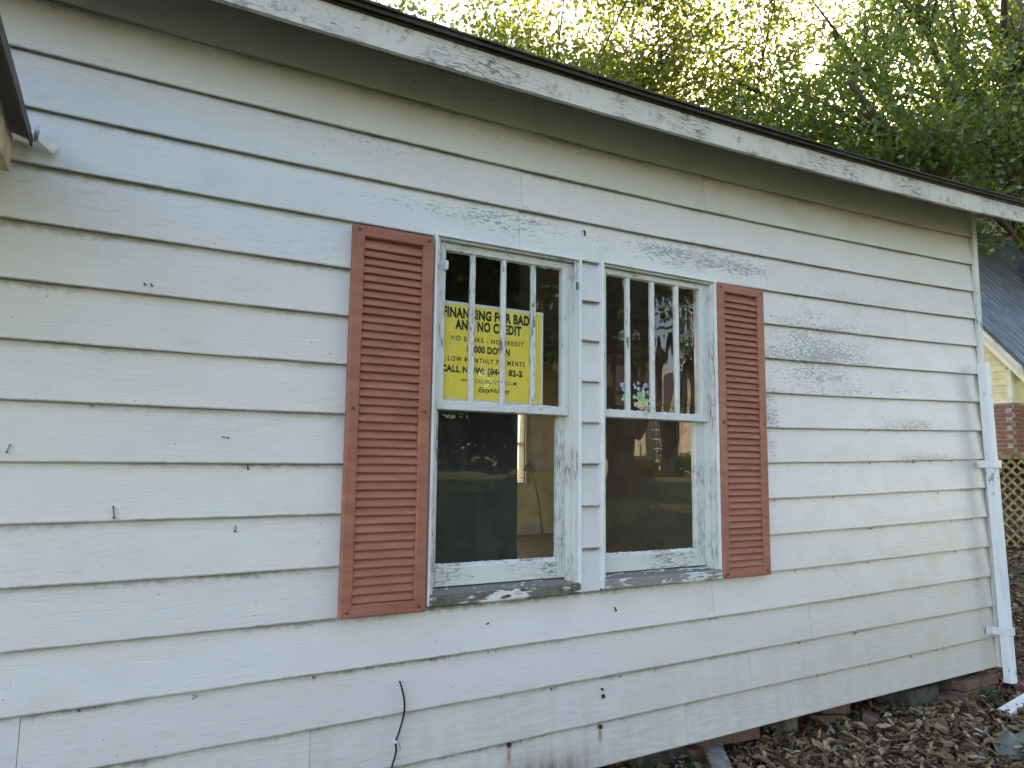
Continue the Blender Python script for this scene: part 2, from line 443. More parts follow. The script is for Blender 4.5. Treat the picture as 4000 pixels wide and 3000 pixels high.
def mat_ground():
    t = NT('soil_and_lawn')
    o = t.obj(); y = t.sep(o)[1]
    n = t.noise(o, 9.0, 6, 0.65)
    soil = t.mix(n, (0.035, 0.026, 0.018), (0.13, 0.095, 0.062))
    lf = t.vor(t.scale(o, (22, 22, 22)), 1.0)
    soil = t.mix(t.ramp(lf[0], 0.2, 0.5, 0.7, 0.1), soil, (0.19, 0.125, 0.07))
    g = t.noise(o, 3.0, 6, 0.7)
    grass = t.mix(g, (0.05, 0.085, 0.018), (0.13, 0.17, 0.045))
    grass = t.mix(t.ramp(t.noise(o, 0.35, 3), 0.45, 0.65), grass, (0.17, 0.17, 0.07))
    e = t.math('ADD', y, t.math('MULTIPLY', t.math('SUBTRACT', t.noise(o, 1.1, 3), 0.5), 2.0))
    c = t.mix(t.ramp(e, -3.2, -2.2, 1.0, 0.0), soil, grass)
    return t.done(c, 0.95, t.bump(t.noise(o, 30.0, 5), 0.02))
ground = tag(link('ground', mesh('ground', GV, GF), mat_ground(), smooth=True), 'leaf strewn soil and lawn around the house', kind='structure')

# ------------------------------------------------------------------ the house
house = tag(empty('house', (0, 0, 0)), 'white clapboard house with two sash windows and terracotta shutters', 'house')
CO = (0.214489, 0.0156655, -0.000208198, -2.4513e-05, 0.2038284, -0.00187055, 0.000385914)
def cz(i, x):
    x = min(max(x, -1.2), 6.2)
    return CO[0] + CO[1] * x + CO[2] * x * x + CO[3] * x ** 3 + i * (CO[4] + CO[5] * x + CO[6] * x * x)
FY, RS = -0.32, 0.32
def zf(x): return cz(15, x) - 0.007 + 0.0065 * x
XL, XC = -1.35, 5.445           # wall from left of the frame to its corner
NC = 17
TILT, THK = 0.0195, 0.0065
LWX, RWX = (1.160, 1.940), (2.062, 2.845)

# structural wall behind the boards, with the two openings
wall = boxes('wall', [(XL, 1.168, 0.026, 0.13, 0.31, 3.50), (1.934, 2.070, 0.026, 0.13, 0.31, 3.50), (2.838, 5.43, 0.026, 0.13, 0.31, 3.50),
                      (1.168, 1.934, 0.026, 0.13, 2.675, 3.50), (2.070, 2.838, 0.026, 0.13, 2.685, 3.50), (1.168, 1.934, 0.026, 0.13, 0.31, 1.045), (2.070, 2.838, 0.026, 0.13, 0.31, 1.05)], 'soffit', house)
SEAMS = {15: [1.685], 14: [2.79], 13: [1.610, 4.05], 12: [1.60, 3.27], 11: [4.62], 9: [-0.9], 4: [5.175], 3: [2.797], 2: [-0.233, 3.55], 1: [0.706, 3.06], 6: [4.3], 0: [2.6]}
def siding(i, xa, xb, endl=0.001, endr=0.001):
    n = max(2, int(abs(xb - xa) / 0.28) + 1)
    xs = np.linspace(xa + endl, xb - endr, n)
    ph = random.uniform(0, 6.28); am = random.uniform(0.0003, 0.0013)
    jit = random.uniform(-0.0012, 0.0012)
    V, F, UVS = [], [], []
    for x in xs:
        z0 = cz(i, x) + jit + am * math.sin(1.9 * x + ph)
        z1 = min(cz(i + 1, x) + 0.028, zf(x) + 0.142 + (0.03 - FY) * RS - 0.022)
        h = z1 - z0
        w = 0.0012 * math.sin(2.3 * x + ph * 2)
        t1 = TILT * h / 0.203
        yo = (0.0 + w * 0.5, t1 + w * 0.4)
        V += [(x, yo[0] + 0.0012, z0), (x, yo[0], z0 + 0.0016), (x, yo[1], z1), (x, yo[1] + THK, z1), (x, yo[0] + THK, z0)]
        UVS += [(x, 0), (x, 0.0016), (x, h), (x, h), (x, 0)]
    m = 5
    for k in range(n - 1):
        a, b = k * m, (k + 1) * m
        for j in range(m):
            j2 = (j + 1) % m
            F.append((a + j, b + j, b + j2, a + j2))
    F.append(tuple(range(m))); F.append(tuple((n - 1) * m + j for j in range(m))[::-1])
    me = mesh('siding_board', V, F)
    uvl = me.uv_layers.new(name='UVMap')
    for l in me.loops: uvl.data[l.index].uv = UVS[l.vertex_index]
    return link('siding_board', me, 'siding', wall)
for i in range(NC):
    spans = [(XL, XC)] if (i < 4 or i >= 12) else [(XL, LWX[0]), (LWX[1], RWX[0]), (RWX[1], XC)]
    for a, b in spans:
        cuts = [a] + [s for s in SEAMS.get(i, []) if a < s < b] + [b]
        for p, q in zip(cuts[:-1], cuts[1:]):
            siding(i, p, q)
# corner board wrapping the house corner
zc0, zc1 = cz(0, XC) - 0.004, 3.575
for b in ((XC + 0.001, XC + 0.055, -0.012, 0.012, zc0, zc1), (XC + 0.033, XC + 0.0545, 0.013, 0.09, zc0, zc1)):
    box('corner_board', b, 'frame_v', wall, 0.0015)
# end wall boards, round the corner
zz = zc0
EW = [(0.131, 0.235), (5.62, 0.235), (5.62, 3.42), (2.75, 4.30), (0.131, 3.55)]
EWP = [[(0.131, 0.235), (5.62, 0.235), (5.62, 0.9), (0.131, 0.9)], [(0.131, 0.9), (0.3, 0.9), (0.3, 2.85), (0.131, 2.85)], [(2.45, 0.9), (5.62, 0.9), (5.62, 2.85), (2.45, 2.85)], [(0.131, 2.85), (5.62, 2.85), (5.62, 3.42), (2.75, 4.30), (0.131, 3.55)]]  # hole between these pieces is an added, unseen opening that lights the room
V, F = [], []
for poly in EWP:
    b0 = len(V); m = len(poly)
    V += [(5.43, y, z) for y, z in poly] + [(5.462, y, z) for y, z in poly]
    F += [tuple(b0 + k for k in range(m))[::-1], tuple(b0 + m + k for k in range(m))] + [(b0 + k, b0 + (k + 1) % m, b0 + m + (k + 1) % m, b0 + m + k) for k in range(m)]
ends = link('end_wall', mesh('end_wall', V, F), 'trim', house)
box('sill_beam', (XL, 5.43, 0.45, 0.60, 0.15, 0.45), 'dripmetal', house)  # near-black colour stands for the shadow of the crawl space

# windows
def window(x0, x1, z0, z1, gl, gr, gzb, gzt, mr, lz0, lz1, llx, lrx, rb, munt, mw, sill, sillmat, glass_u, glass_l, label):
    # frame lining = the window object; its sash pieces are children
    yb = 0.125
    w = boxes('window', [(x0 + 0.012, x0 + 0.030, -0.004, yb, z0 + 0.03, z1 - 0.012), (x1 - 0.030, x1 - 0.012, -0.004, yb, z0 + 0.03, z1 - 0.012), (x0 + 0.0305, x1 - 0.0305, -0.002, yb, z1 - 0.022, z1 - 0.0125),
                         (x1 - 0.048, x1 - 0.0305, 0.020, 0.058, z0 + 0.03, z1 - 0.023), (x1 - 0.044, x1 - 0.0303, 0.099, yb, z0 + 0.03, z1 - 0.023)], 'jamb', house, 0.0012)
    w['label'] = label
    # thin white channel round the opening
    for b in ((x0, x0 + 0.0115, -0.021, 0.02, z0 + 0.004, z1), (x1 - 0.0115, x1, -0.021, 0.02, z0 + 0.004, z1), (x0 + 0.012, x1 - 0.012, -0.020, 0.02, z1 - 0.0115, z1 - 0.0005)):
        box('trim_strip', b, 'trim', w, 0.0012)
    sy0, sy1 = 0.020, 0.056
    lft, rgt = x0 + 0.031, x1 - 0.049
    box('sash_stile', (lft, gl, sy0, sy1, mr, z1 - 0.0235), 'frame_v', w, 0.002)
    box('sash_stile', (gr, rgt, sy0, sy1, mr, z1 - 0.0235), 'frame_v', w, 0.002)
    box('sash_rail', (gl + 0.0003, gr - 0.0003, sy0 + 0.0015, sy1, gzt, z1 - 0.024), 'frame_h', w, 0.002)
    box('sash_rail', (gl + 0.0003, gr - 0.0003, sy0 + 0.0012, sy1 + 0.004, mr, gzb), 'frame_h', w, 0.002)
    # glazing bars
    edges = [gl] + [c + s * mw / 2 for c in munt for s in (-1, 1)] + [gr]
    for c in munt:
        x = c
        pr = [(-mw / 2, sy1 - 0.006), (-mw / 2, sy0 + 0.014), (-mw * 0.26, sy0 + 0.005), (mw * 0.26, sy0 + 0.005), (mw / 2, sy0 + 0.014), (mw / 2, sy1 - 0.006)]
        V, F = [], []
        nseg = 14
        for k in range(nseg + 1):
            zq = gzb + 0.0004 + (gzt - gzb - 0.0008) * k / nseg
            for (dx, yy) in pr:
                V.append((x + dx * (1 + random.uniform(-0.10, 0.10)), yy + random.uniform(-0.0008, 0.0008), zq))
        for k in range(nseg):
            for j in range(6):
                j2 = (j + 1) % 6
                F.append((k * 6 + j, k * 6 + j2, (k + 1) * 6 + j2, (k + 1) * 6 + j))
        F += [tuple(range(6))[::-1], tuple(nseg * 6 + j for j in range(6))]
        link('glazing_bar', mesh('glazing_bar', V, F), 'frame_v', w)
    # putty beads: ragged strips round each upper pane
    gy = sy0 + 0.020
    for k in range(4):
        a, b = edges[2 * k], edges[2 * k + 1]
        ang = random.uniform(-0.0008, 0.0008)
        link('pane', mesh('pane', [(a - 0.002, gy - ang, gzb - 0.002), (b + 0.002, gy + ang, gzb - 0.002), (b + 0.002, gy + ang * 1.5, gzt + 0.002), (a - 0.002, gy - ang, gzt + 0.002)], [(0, 1, 2, 3)]), glass_u, w)
        for top in (0, 1):
            V, F = [], []
            nseg = 16
            for q in range(nseg + 1):
                xx = a + (b - a) * q / nseg
                hh = random.uniform(0.002, 0.0075) if top else random.uniform(0.004, 0.0085)
                zt = gzt - hh if top else gzb + hh
                z_ = gzt if top else gzb
                V += [(xx, gy - 0.012, z_), (xx, gy - 0.0006, zt), (xx, gy - 0.0004, z_)]
            for q in range(nseg):
                for j in range(3):
                    j2 = (j + 1) % 3
                    F.append((q * 3 + j, q * 3 + j2, q * 3 + 3 + j2, q * 3 + 3 + j) if top else (q * 3 + j, q * 3 + 3 + j, q * 3 + 3 + j2, q * 3 + j2))
            link('putty_bead', mesh('putty_bead', V, F), 'frame_h', w)
    # lower sash, one step further in
    ly0, ly1 = 0.060, 0.096
    box('sash_stile', (x0 + 0.031, llx, ly0, ly1, rb, mr + 0.03), 'jamb', w, 0.002)
    box('sash_stile', (lrx, x1 - 0.0315, ly0, ly1, rb, mr + 0.03), 'jamb', w, 0.002)
    box('sash_rail', (llx + 0.0003, lrx - 0.0003, ly0 + 0.0015, ly1, lz1 + 0.004, mr + 0.03), 'frame_h', w, 0.002)
    rail = hexa('sash_rail', [(llx + .0003, ly0 + 0.0015, rb), (lrx - .0003, ly0 + 0.0015, rb), (lrx - .0003, ly1, rb), (llx + .0003, ly1, rb), (llx + .0003, ly0 + 0.0015, lz0 - 0.010), (lrx - .0003, ly0 + 0.0015, lz0 - 0.010), (lrx - .0003, ly1, lz0 + 0.004), (llx + .0003, ly1, lz0 + 0.004)], 'railpeel', w, 0.002)
    gy2 = ly0 + 0.018
    link('pane', mesh('pane', [(llx - 0.002, gy2, lz0 - 0.004), (lrx + 0.002, gy2 + 0.001, lz0 - 0.004), (lrx + 0.002, gy2 - 0.0006, lz1 + 0.008), (llx - 0.002, gy2, lz1 + 0.008)], [(0, 1, 2, 3)]), glass_l, w)
    V, F = [], []
    nseg = 60
    for q in range(nseg + 1):
        xx = llx + 0.001 + (lrx - llx - 0.002) * q / nseg
        hh = random.uniform(0.001, 0.010)
        V += [(xx, gy2 - 0.014, lz0 - 0.012), (xx, gy2 - 0.0006, lz0 + hh - 0.001), (xx, gy2 - 0.0004, lz0 - 0.012)]
    for q in range(nseg):
        for j in range(3):
            j2 = (j + 1) % 3
            F.append((q * 3 + j, q * 3 + 3 + j, q * 3 + 3 + j2, q * 3 + j2))
    link('putty_bead', mesh('putty_bead', V, F), 'railpeel', w)
    # sill: bare worn top, ragged front edge
    sx0, sx1, sz0, sz1 = sill
    nseg = 48
    V, F = [], []
    for q in range(nseg + 1):
        xx = sx0 + (sx1 - sx0) * q / nseg
        j = lambda a: random.uniform(-a, a)
        V += [(xx, 0.10, rb - 0.0015), (xx, -0.020 + j(0.0012), sz1 + j(0.0016)), (xx, -0.026 + j(0.0012), sz1 - 0.006 + j(0.0012)), (xx, -0.027 + j(0.0014), sz0 + 0.006 + j(0.001)), (xx, -0.020, sz0 + j(0.001)), (xx, 0.10, sz0)]
    for q in range(nseg):
        for j in range(6):
            j2 = (j + 1) % 6
            F.append((q * 6 + j, q * 6 + j2, q * 6 + 6 + j2, q * 6 + 6 + j))
    F += [tuple(range(6))[::-1], tuple(nseg * 6 + j for j in range(6))]
    sme = mesh('sill', V, F)
    so_ = link('sill', sme, M['sill_top'], w)
    sme.materials.append(M[sillmat])
    for p in sme.polygons:
        if p.normal.y < -0.5 or p.normal.z < -0.5: p.material_index = 1
    return w
wl = window(1.160, 1.940, 1.052, 2.670, 1.2284, 1.8545, 1.926, 2.612, 1.889, 1.208, 1.884, 1.226, 1.854, 1.117, (1.371, 1.533, 1.6955), 0.0245,
            (1.170, 1.931, 1.050, 1.099), 'sill_left', 'glass_new', 'glass_dusty', 'left sash window with the yellow sign inside and a mossy peeling sill')
wr = window(2.062, 2.845, 1.058, 2.680, 2.1165, 2.757, 1.9275, 2.627, 1.893, 1.210, 1.888, 2.131, 2.741, 1.122, (2.2645, 2.4275, 2.596), 0.0255,
            (2.073, 2.836, 1.056, 1.105), 'sill_right', 'glass_old', 'glass_older', 'right sash window with flaking paint and wavy old glass')
# storm window clips
for (x, z, m, p) in ((1.1795, 2.598, 'white_plastic', wl), (1.9215, 2.530, 'nailgrey', wl), (1.221, 2.533, 'white_plastic', wl)):
    o = boxes('clip', [(x - 0.007, x + 0.007, -0.012 if m != 'nailgrey' else -0.006, 0.019, z - 0.020, z + 0.020), (x - 0.004, x + 0.004, -0.018 if m != 'nailgrey' else -0.012, -0.0125 if m != 'nailgrey' else -0.0065, z - 0.012, z + 0.012)], m, p, 0.002)
# paint flakes lying on the sills
for k in range(26):
    left = k < 8
    a, b = (1.18, 1.90) if left else (2.09, 2.80)
    x = random.uniform(a, b); y = random.uniform(0.0, 0.055)
    z = 1.099 + (y + 0.02) / 0.12 * 0.017 + 0.003 if left else 1.106 + (y + 0.02) / 0.12 * 0.015 + 0.003
    L_ = random.uniform(0.006, 0.03) if k not in (12, 15) else 0.085; W_ = random.uniform(0.004, 0.011)
    a_ = random.uniform(-0.6, 0.6); ca, sa = math.cos(a_), math.sin(a_)
    pts = [(-L_, -W_ * .6, 0), (L_ * .5, -W_, .002), (L_, W_ * .3, .004), (-L_ * .3, W_, .001)]
    V = [(x + p[0] * ca - p[1] * sa, min(0.058, y + p[0] * sa + p[1] * ca), z + p[2]) for p in pts] 
    V += [(q[0], q[1], q[2] - 0.0015) for q in V]
    link('paint_flake', mesh('paint_flake', V, [(0, 1, 2, 3), (7, 6, 5, 4), (0, 4, 5, 1), (1, 5, 6, 2), (2, 6, 7, 3), (3, 7, 4, 0)]), 'frame_h', wl if left else wr)

# shutters
def shutter(x0, x1, z0, z1, label):
    yF, yB = -0.034, -0.003
    sw, rw = 0.050, 0.049
    ix0, ix1, iz0, iz1 = x0 + sw, x1 - sw, z0 + rw, z1 - rw
    V, F = [], []
    def quad(*p):
        k = len(V); V.extend(p); F.append((k, k + 1, k + 2, k + 3))
    c = 0.005
    O0 = [(x0, z0), (x1, z0), (x1, z1), (x0, z1)]
    O1 = [(x0 + c, z0 + c), (x1 - c, z0 + c), (x1 - c, z1 - c), (x0 + c, z1 - c)]
    I1 = [(ix0 - c, iz0 - c), (ix1 + c, iz0 - c), (ix1 + c, iz1 + c), (ix0 - c, iz1 + c)]
    I0 = [(ix0, iz0), (ix1, iz0), (ix1, iz1), (ix0, iz1)]
    rings = [([(p[0], yB, p[1]) for p in O0]), ([(p[0], yF + 0.004, p[1]) for p in O0]), ([(p[0], yF, p[1]) for p in O1]), ([(p[0], yF, p[1]) for p in I1]), ([(p[0], yF + 0.006, p[1]) for p in I0]), ([(p[0], yB, p[1]) for p in I0])]
    for a, b in zip(rings[:-1], rings[1:]):
        for j in range(4):
            j2 = (j + 1) % 4
            quad(a[j], a[j2], b[j2], b[j])
    # backing sheet
    quad((ix0, yB - 0.004, iz0), (ix1, yB - 0.004, iz0), (ix1, yB - 0.004, iz1), (ix0, yB - 0.004, iz1))
    s = link('shutter', mesh('shutter', V, F), 'shutter', house)
    s['label'] = label
    n = 43
    p = (iz1 - iz0 - 0.016) / n
    hw = (ix1 - ix0) / 2 - 0.0004
    prof = [(-0.026, -0.0005), (-0.0275, 0.003), (-0.0105, p * 1.02), (-0.0085, p * 1.0), (-0.022, -0.0005)]
    V, F = [], []
    for q in (-hw, hw):
        for (y, z) in prof: V.append((q, y, z))
    for j in range(5):
        j2 = (j + 1) % 5
        F.append((j, j2, 5 + j2, 5 + j))
    F += [(4, 3, 2, 1, 0), (5, 6, 7, 8, 9)]
    sm = mesh('slat', V, F); sm.materials.append(M['shutter'])
    for k in range(n):
        o = link('slat', sm, None, s, ((ix0 + ix1) / 2, random.uniform(-0.0006, 0.0006), iz0 + 0.004 + k * p))
        o.rotation_euler = (random.uniform(-0.012, 0.012), random.uniform(-0.0012, 0.0012), 0)
    for (sx, sz) in ((x0 + 0.024, z1 - 0.022), (x1 - 0.024, z1 - 0.022), (x0 + 0.024, (z0 + z1) / 2 + 0.03), (x1 - 0.024, (z0 + z1) / 2 + 0.03), (x0 + 0.03, z0 + 0.022), (x1 - 0.03, z0 + 0.024)):
        V, F = [], []
        for (y, r) in ((0.0, 0.0075), (-0.0025, 0.0072), (-0.0042, 0.0045)):
            for k in range(10): V.append((r * math.cos(k * .6283), y, r * math.sin(k * .6283)))
        for a in (0, 10):
            for k in range(10):
                k2 = (k + 1) % 10
                F.append((a + k, a + k2, a + 10 + k2, a + 10 + k))
        F.append(tuple(range(20, 30)))
        link('screw', mesh('screw', V, F), 'screw', s, (sx, yF, sz))
    # mitre lines at the lower corners: thin grooves cut as raised hairline strips
    for (ax, az, bx, bz) in ((x0 + 0.004, z0 + 0.004, ix0 - 0.003, iz0 - 0.003), (x1 - 0.004, z0 + 0.004, ix1 + 0.003, iz0 - 0.003)):
        d = Vector((bx - ax, 0, bz - az)).normalized(); nn = Vector((-d.z, 0, d.x)) * 0.0008
        pts = [Vector((ax, 0, az)) - nn, Vector((bx, 0, bz)) - nn, Vector((bx, 0, bz)) + nn, Vector((ax, 0, az)) + nn]
        V = [(q.x, yF - 0.0006, q.z) for q in pts] + [(q.x, yF + 0.001, q.z) for q in pts]
        link('mitre_seam', mesh('mitre_seam', V, [(0, 1, 2, 3), (0, 4, 5, 1), (1, 5, 6, 2), (2, 6, 7, 3), (3, 7, 4, 0)]), 'screw', s)
    return s
shutter(0.788, 1.148, 1.0395, 2.6415, 'left terracotta louvred shutter with dusty faded slats')
shutter(2.838, 3.196, 1.0605, 2.667, 'right terracotta louvred shutter')

# ------------------------------------------------------------------ eave and roof
XR = 6.35
xs = np.linspace(XL, XR, 40)
roof_v, roof_f = [], []
RS = 0.32
def zroof(x, y): return zf(x) + 0.142 + (y - FY + 0.03) * RS if y < 2.75 else zf(x) + 0.142 + (2.75 - FY + 0.03) * RS - (y - 2.75) * RS
prof = [(FY - 0.028, 0.0), (0.0, 0.0), (1.4, 0.0), (2.75, 0.0), (4.2, 0.0), (5.9, 0.0)]
V, F = [], []
np_ = len(prof)
for x in xs:
    for (y, _) in prof: V.append((x, y, zroof(x, y)))
    for (y, _) in prof: V.append((x, y, zroof(x, y) - 0.018))
for k in range(len(xs) - 1):
    a, b = k * 2 * np_, (k + 1) * 2 * np_
    for j in range(np_ - 1):
        F.append((a + j, b + j, b + j + 1, a + j + 1))
        F.append((a + np_ + j, a + np_ + j + 1, b + np_ + j + 1, b + np_ + j))
    F.append((a, a + np_, b + np_, b)); F.append((a + np_ - 1, b + np_ - 1, b + 2 * np_ - 1, a + 2 * np_ - 1))
F.append(tuple(range(np_)) + tuple(range(2 * np_ - 1, np_ - 1, -1)))
e0 = (len(xs) - 1) * 2 * np_
F.append(tuple(e0 + np_ + j for j in range(np_)) + tuple(e0 + j for j in range(np_ - 1, -1, -1)))
roof = link('roof', mesh('roof', V, F), 'shingle', house)
def strip(name, xa, xb, ya, yb, za, zb, mat, parent, n=12, wob=0.0, bev=0.0):
    """board along x that follows the sagging eave line; za, zb are offsets from zf"""
    V, F = [], []
    xx = np.linspace(xa, xb, n)
    for x in xx:
        w1, w2 = random.uniform(-wob, wob), random.uniform(-wob, wob)
        V += [(x, ya + w1 * .3, zf(x) + za + w1), (x, yb, zf(x) + za), (x, yb, zf(x) + zb), (x, ya + w2 * .3, zf(x) + zb + w2)]
    for k in range(n - 1):
        for j in range(4):
            j2 = (j + 1) % 4
            F.append((k * 4 + j, (k + 1) * 4 + j, (k + 1) * 4 + j2, k * 4 + j2))
    F += [(0, 1, 2, 3)[::1], tuple((n - 1) * 4 + j for j in (3, 2, 1, 0))]
    return link(name, mesh(name, V, F), mat, parent)
strip('fascia_board', XL, 4.98, FY, FY + 0.022, 0.0, 0.128, 'fascia', roof, 70, 0.0011)
strip('fascia_board', 4.984, XR, FY + 0.003, FY + 0.025, 0.006, 0.130, 'fascia', roof, 14, 0.0011)
strip('drip_edge', XL, XR, FY - 0.010, FY + 0.012, 0.116, 0.1405, 'dripmetal', roof, 60, 0.0012)
x = XL
while x < XR - 0.05:
    w_ = random.choice((0.30, 0.33, 0.31))
    x2 = min(x + w_, XR)
    d = random.uniform(-0.006, 0.006); up = random.uniform(0, 0.004)
    V = []
    for yy, za, zb in ((FY - 0.040 + d, 0.0012 + up * .2, 0.0085 + up), (FY + 0.12, 0.0012, 0.0055)):
        for xx in (x + 0.002, x2 - 0.002):
            V.append((xx, yy, zroof(xx, yy) + za)); V.append((xx, yy, zroof(xx, yy) + zb + random.uniform(0, 0.002)))
    V8 = [V[0], V[2], V[6], V[4], V[1], V[3], V[7], V[5]]
    hexa('shingle', V8, 'shingle', roof, 0.001)
    x = x2
# short roof joining on the left: its eave runs out from the wall towards the viewer
sr_parts = []
def ysweep(name, prof, y0, y1, mat, parent, n=10, wob=0.0):
    V, F = [], []
    m = len(prof)
    for y in np.linspace(y0, y1, n):
        for (x, z) in prof: V.append((x + random.uniform(-wob, wob), y, z + random.uniform(-wob, wob)))
    for k in range(n - 1):
        for j in range(m):
            j2 = (j + 1) % m
            F.append((k * m + j, k * m + j2, (k + 1) * m + j2, (k + 1) * m + j))
    F += [tuple(range(m))[::-1], tuple((n - 1) * m + j for j in range(m))]
    return link(name, mesh(name, V, F), mat, parent)
side = ysweep('side_roof', [(-0.345, 2.745), (-0.345, 2.785), (-1.5, 3.16), (-1.5, 3.12)], -2.3, -0.004, 'dripmetal', house, 14, 0.0015)
side['label'] = 'dark shingled eave of the low roof joining the wall at far left'
ysweep('fascia_board', [(-0.395, 2.62), (-0.395, 2.742), (-0.42, 2.742), (-0.42, 2.62)], -2.3, -0.006, 'cream', side, 8)
ysweep('soffit', [(-0.4205, 2.635), (-0.4205, 2.65), (-1.45, 2.65), (-1.45, 2.635)], -2.3, -0.006, 'cream', side, 4)
ysweep('drip_edge', [(-0.338, 2.722), (-0.338, 2.752), (-0.3435, 2.752), (-0.3435, 2.722)], -2.3, -0.008, 'dripmetal', side, 10, 0.001)
# crumpled bit of white flashing at its end
V = [(-0.335, -0.012, 2.80), (-0.315, -0.035, 2.795), (-0.285, -0.030, 2.755), (-0.262, -0.012, 2.735), (-0.335, -0.012, 2.735), (-0.318, -0.045, 2.735), (-0.292, -0.035, 2.715), (-0.275, -0.014, 2.708)]
V2 = [(a, b + 0.0015, c) for a, b, c in V]
fl = mesh('flashing', V + V2, [(0, 1, 5, 4), (1, 2, 6, 5), (2, 3, 7, 6), (12, 13, 9, 8), (13, 14, 10, 9), (14, 15, 11, 10), (4, 5, 13, 12), (5, 6, 14, 13), (6, 7, 15, 14), (3, 2, 10, 11), (2, 1, 9, 10), (1, 0, 8, 9)])
link('flashing', fl, 'white_plastic', side)

# ------------------------------------------------------------------ nails, bolts, bits stuck to the wall
def yface(x, z):
    for i in range(NC):
        if cz(i, x) <= z < cz(i + 1, x): return TILT * (z - cz(i, x)) / 0.203
    return 0.0
for (x, z, dx, dy, dz, r, m) in ((0.0306, 2.291, 0.006, -0.016, -0.008, 0.0022, 'nailgrey'), (0.0545, 2.294, 0.004, -0.016, -0.012, 0.0022, 'nailgrey'), (0.327, 1.742, 0.022, -0.012, -0.004, 0.0023, 'nailgrey'), (-0.0147, 1.492, 0.006, -0.012, -0.040, 0.0028, 'nailgrey'), (-0.324, 1.70, -0.008, -0.010, -0.028, 0.002, 'nailgrey'),
                             (0.425, 1.638, 0.002, -0.006, -0.016, 0.0022, 'rust'), (0.394, 1.412, -0.002, -0.006, -0.022, 0.002, 'nailgrey'), (1.972, 2.828, 0.003, -0.010, -0.012, 0.0030, 'rust'), (1.979, 2.812, -0.004, -0.008, -0.010, 0.0026, 'rust'), (2.152, 0.965, 0.004, -0.008, -0.014, 0.003, 'rust'), (1.453, 0.951, 0.008, -0.006, 0.004, 0.0022, 'rust')):
    y = yface(x, z)
    p = [(x, y + 0.004, z), (x + dx * .3, y + dy * .8, z + dz * .2), (x + dx, y + dy, z + dz)]
    v, f = tube_vf(p, r, 6)
    v2, f2 = tube_vf([Vector(p[2]) - Vector((0, 0.0015, 0)), Vector(p[2]) + Vector((0, 0.0012, 0))], r * 2.0, 8, True, len(v))
    link('nail', mesh('nail', v + v2, f + f2), m, wall)
for (x, z, r) in ((2.0767, 0.5923, 0.0065), (2.0819, 0.5599, 0.0105), (2.0681, 0.4216, 0.0105), (1.5782, 0.4223, 0.0115)):
    y = yface(x, z)
    v, f = tube_vf([(x, y + 0.006, z), (x, y - 0.008, z)], r, 6)
    v2, f2 = tube_vf([(x, y - 0.008, z), (x + 0.001, y - 0.014, z - 0.001)], r * 0.55, 8, True, len(v))
    link('bolt', mesh('bolt', v + v2, f + f2), 'rust', wall)
# little clumps of spider web and leaf crumbs caught along the laps
for k in range(70):
    i = random.choice((0, 1, 1, 2, 2, 3, 3, 4, 5, 6, 7, 8))
    x = random.uniform(3.2, 5.3) if (k % 3 and i > 3) else random.uniform(-0.2, 5.3)
    if 0.75 < x < 3.25 and 4 <= i < 12: continue
    z = cz(i, x) - 0.004
    V, F = [], []
    s_ = random.uniform(0.003, 0.010)
    for q in range(5):
        a = random.uniform(0, 6.28); L_ = s_ * random.uniform(0.5, 1.3)
        c0 = (x + random.uniform(-s_, s_), 0.004 + random.uniform(-0.004, 0.003), z - random.uniform(0, s_ * 1.3))
        k0 = len(V)
        V += [c0, (c0[0] + L_ * math.cos(a) * .6, c0[1] - 0.003, c0[2] + L_ * math.sin(a)), (c0[0] + L_ * math.cos(a + .7) * .5, c0[1] - 0.005, c0[2] + L_ * math.sin(a + .7)), (c0[0], c0[1] - 0.004, c0[2] - L_ * .3)]
        F += [(k0, k0 + 1, k0 + 2), (k0, k0 + 2, k0 + 3), (k0, k0 + 3, k0 + 1), (k0 + 1, k0 + 3, k0 + 2)]
    link('debris_clump', mesh('debris_clump', V, F), 'rust', wall)

# downspout on the corner
dsx = lambda z: 5.372 + (2.40 - z) / 2.18 * 0.066
zt, zb_ = 2.405, 0.205
V, F = [], []
dprof = [(-0.045, -0.055), (-0.030, -0.062), (-0.024, -0.058), (-0.010, -0.058), (-0.004, -0.062), (0.010, -0.062), (0.016, -0.058), (0.030, -0.058), (0.036, -0.062), (0.045, -0.055), (0.045, -0.004), (-0.045, -0.004)]
m = len(dprof); nz = 24
for k in range(nz + 1):
    z = zb_ + (zt - zb_) * k / nz
    for (a, b) in dprof:
        V.append((dsx(z) + a * 0.84 + random.uniform(-.0005, .0005), b * 0.9 - 0.040 - 0.012 * (1 - k / nz), z + (0.012 if (k == nz and a > 0) else 0)))
for k in range(nz):
    for j in range(m):
        j2 = (j + 1) % m
        F.append((k * m + j, k * m + j2, (k + 1) * m + j2, (k + 1) * m + j))
F.append(tuple(range(m))[::-1])
spout = link('downspout', mesh('downspout', V, F), 'spout', house)
spout['label'] = 'white rectangular downspout on the right corner, paint flaking'
for z, ext in ((1.690, 0.03), (0.545, 0.075)):
    x = dsx(z)
    boxes('strap', [(x - 0.042, x + 0.042, -0.1125, -0.109, z - 0.026, z + 0.026), (x - 0.0455, x - 0.042, -0.112, -0.010, z - 0.026, z + 0.026), (x - 0.0455 - ext, x - 0.046, -0.0135, -0.0105, z - 0.025, z + 0.025), (x + 0.042, x + 0.0455, -0.112, -0.02, z - 0.026, z + 0.026)], 'white_plastic', spout, 0.001)

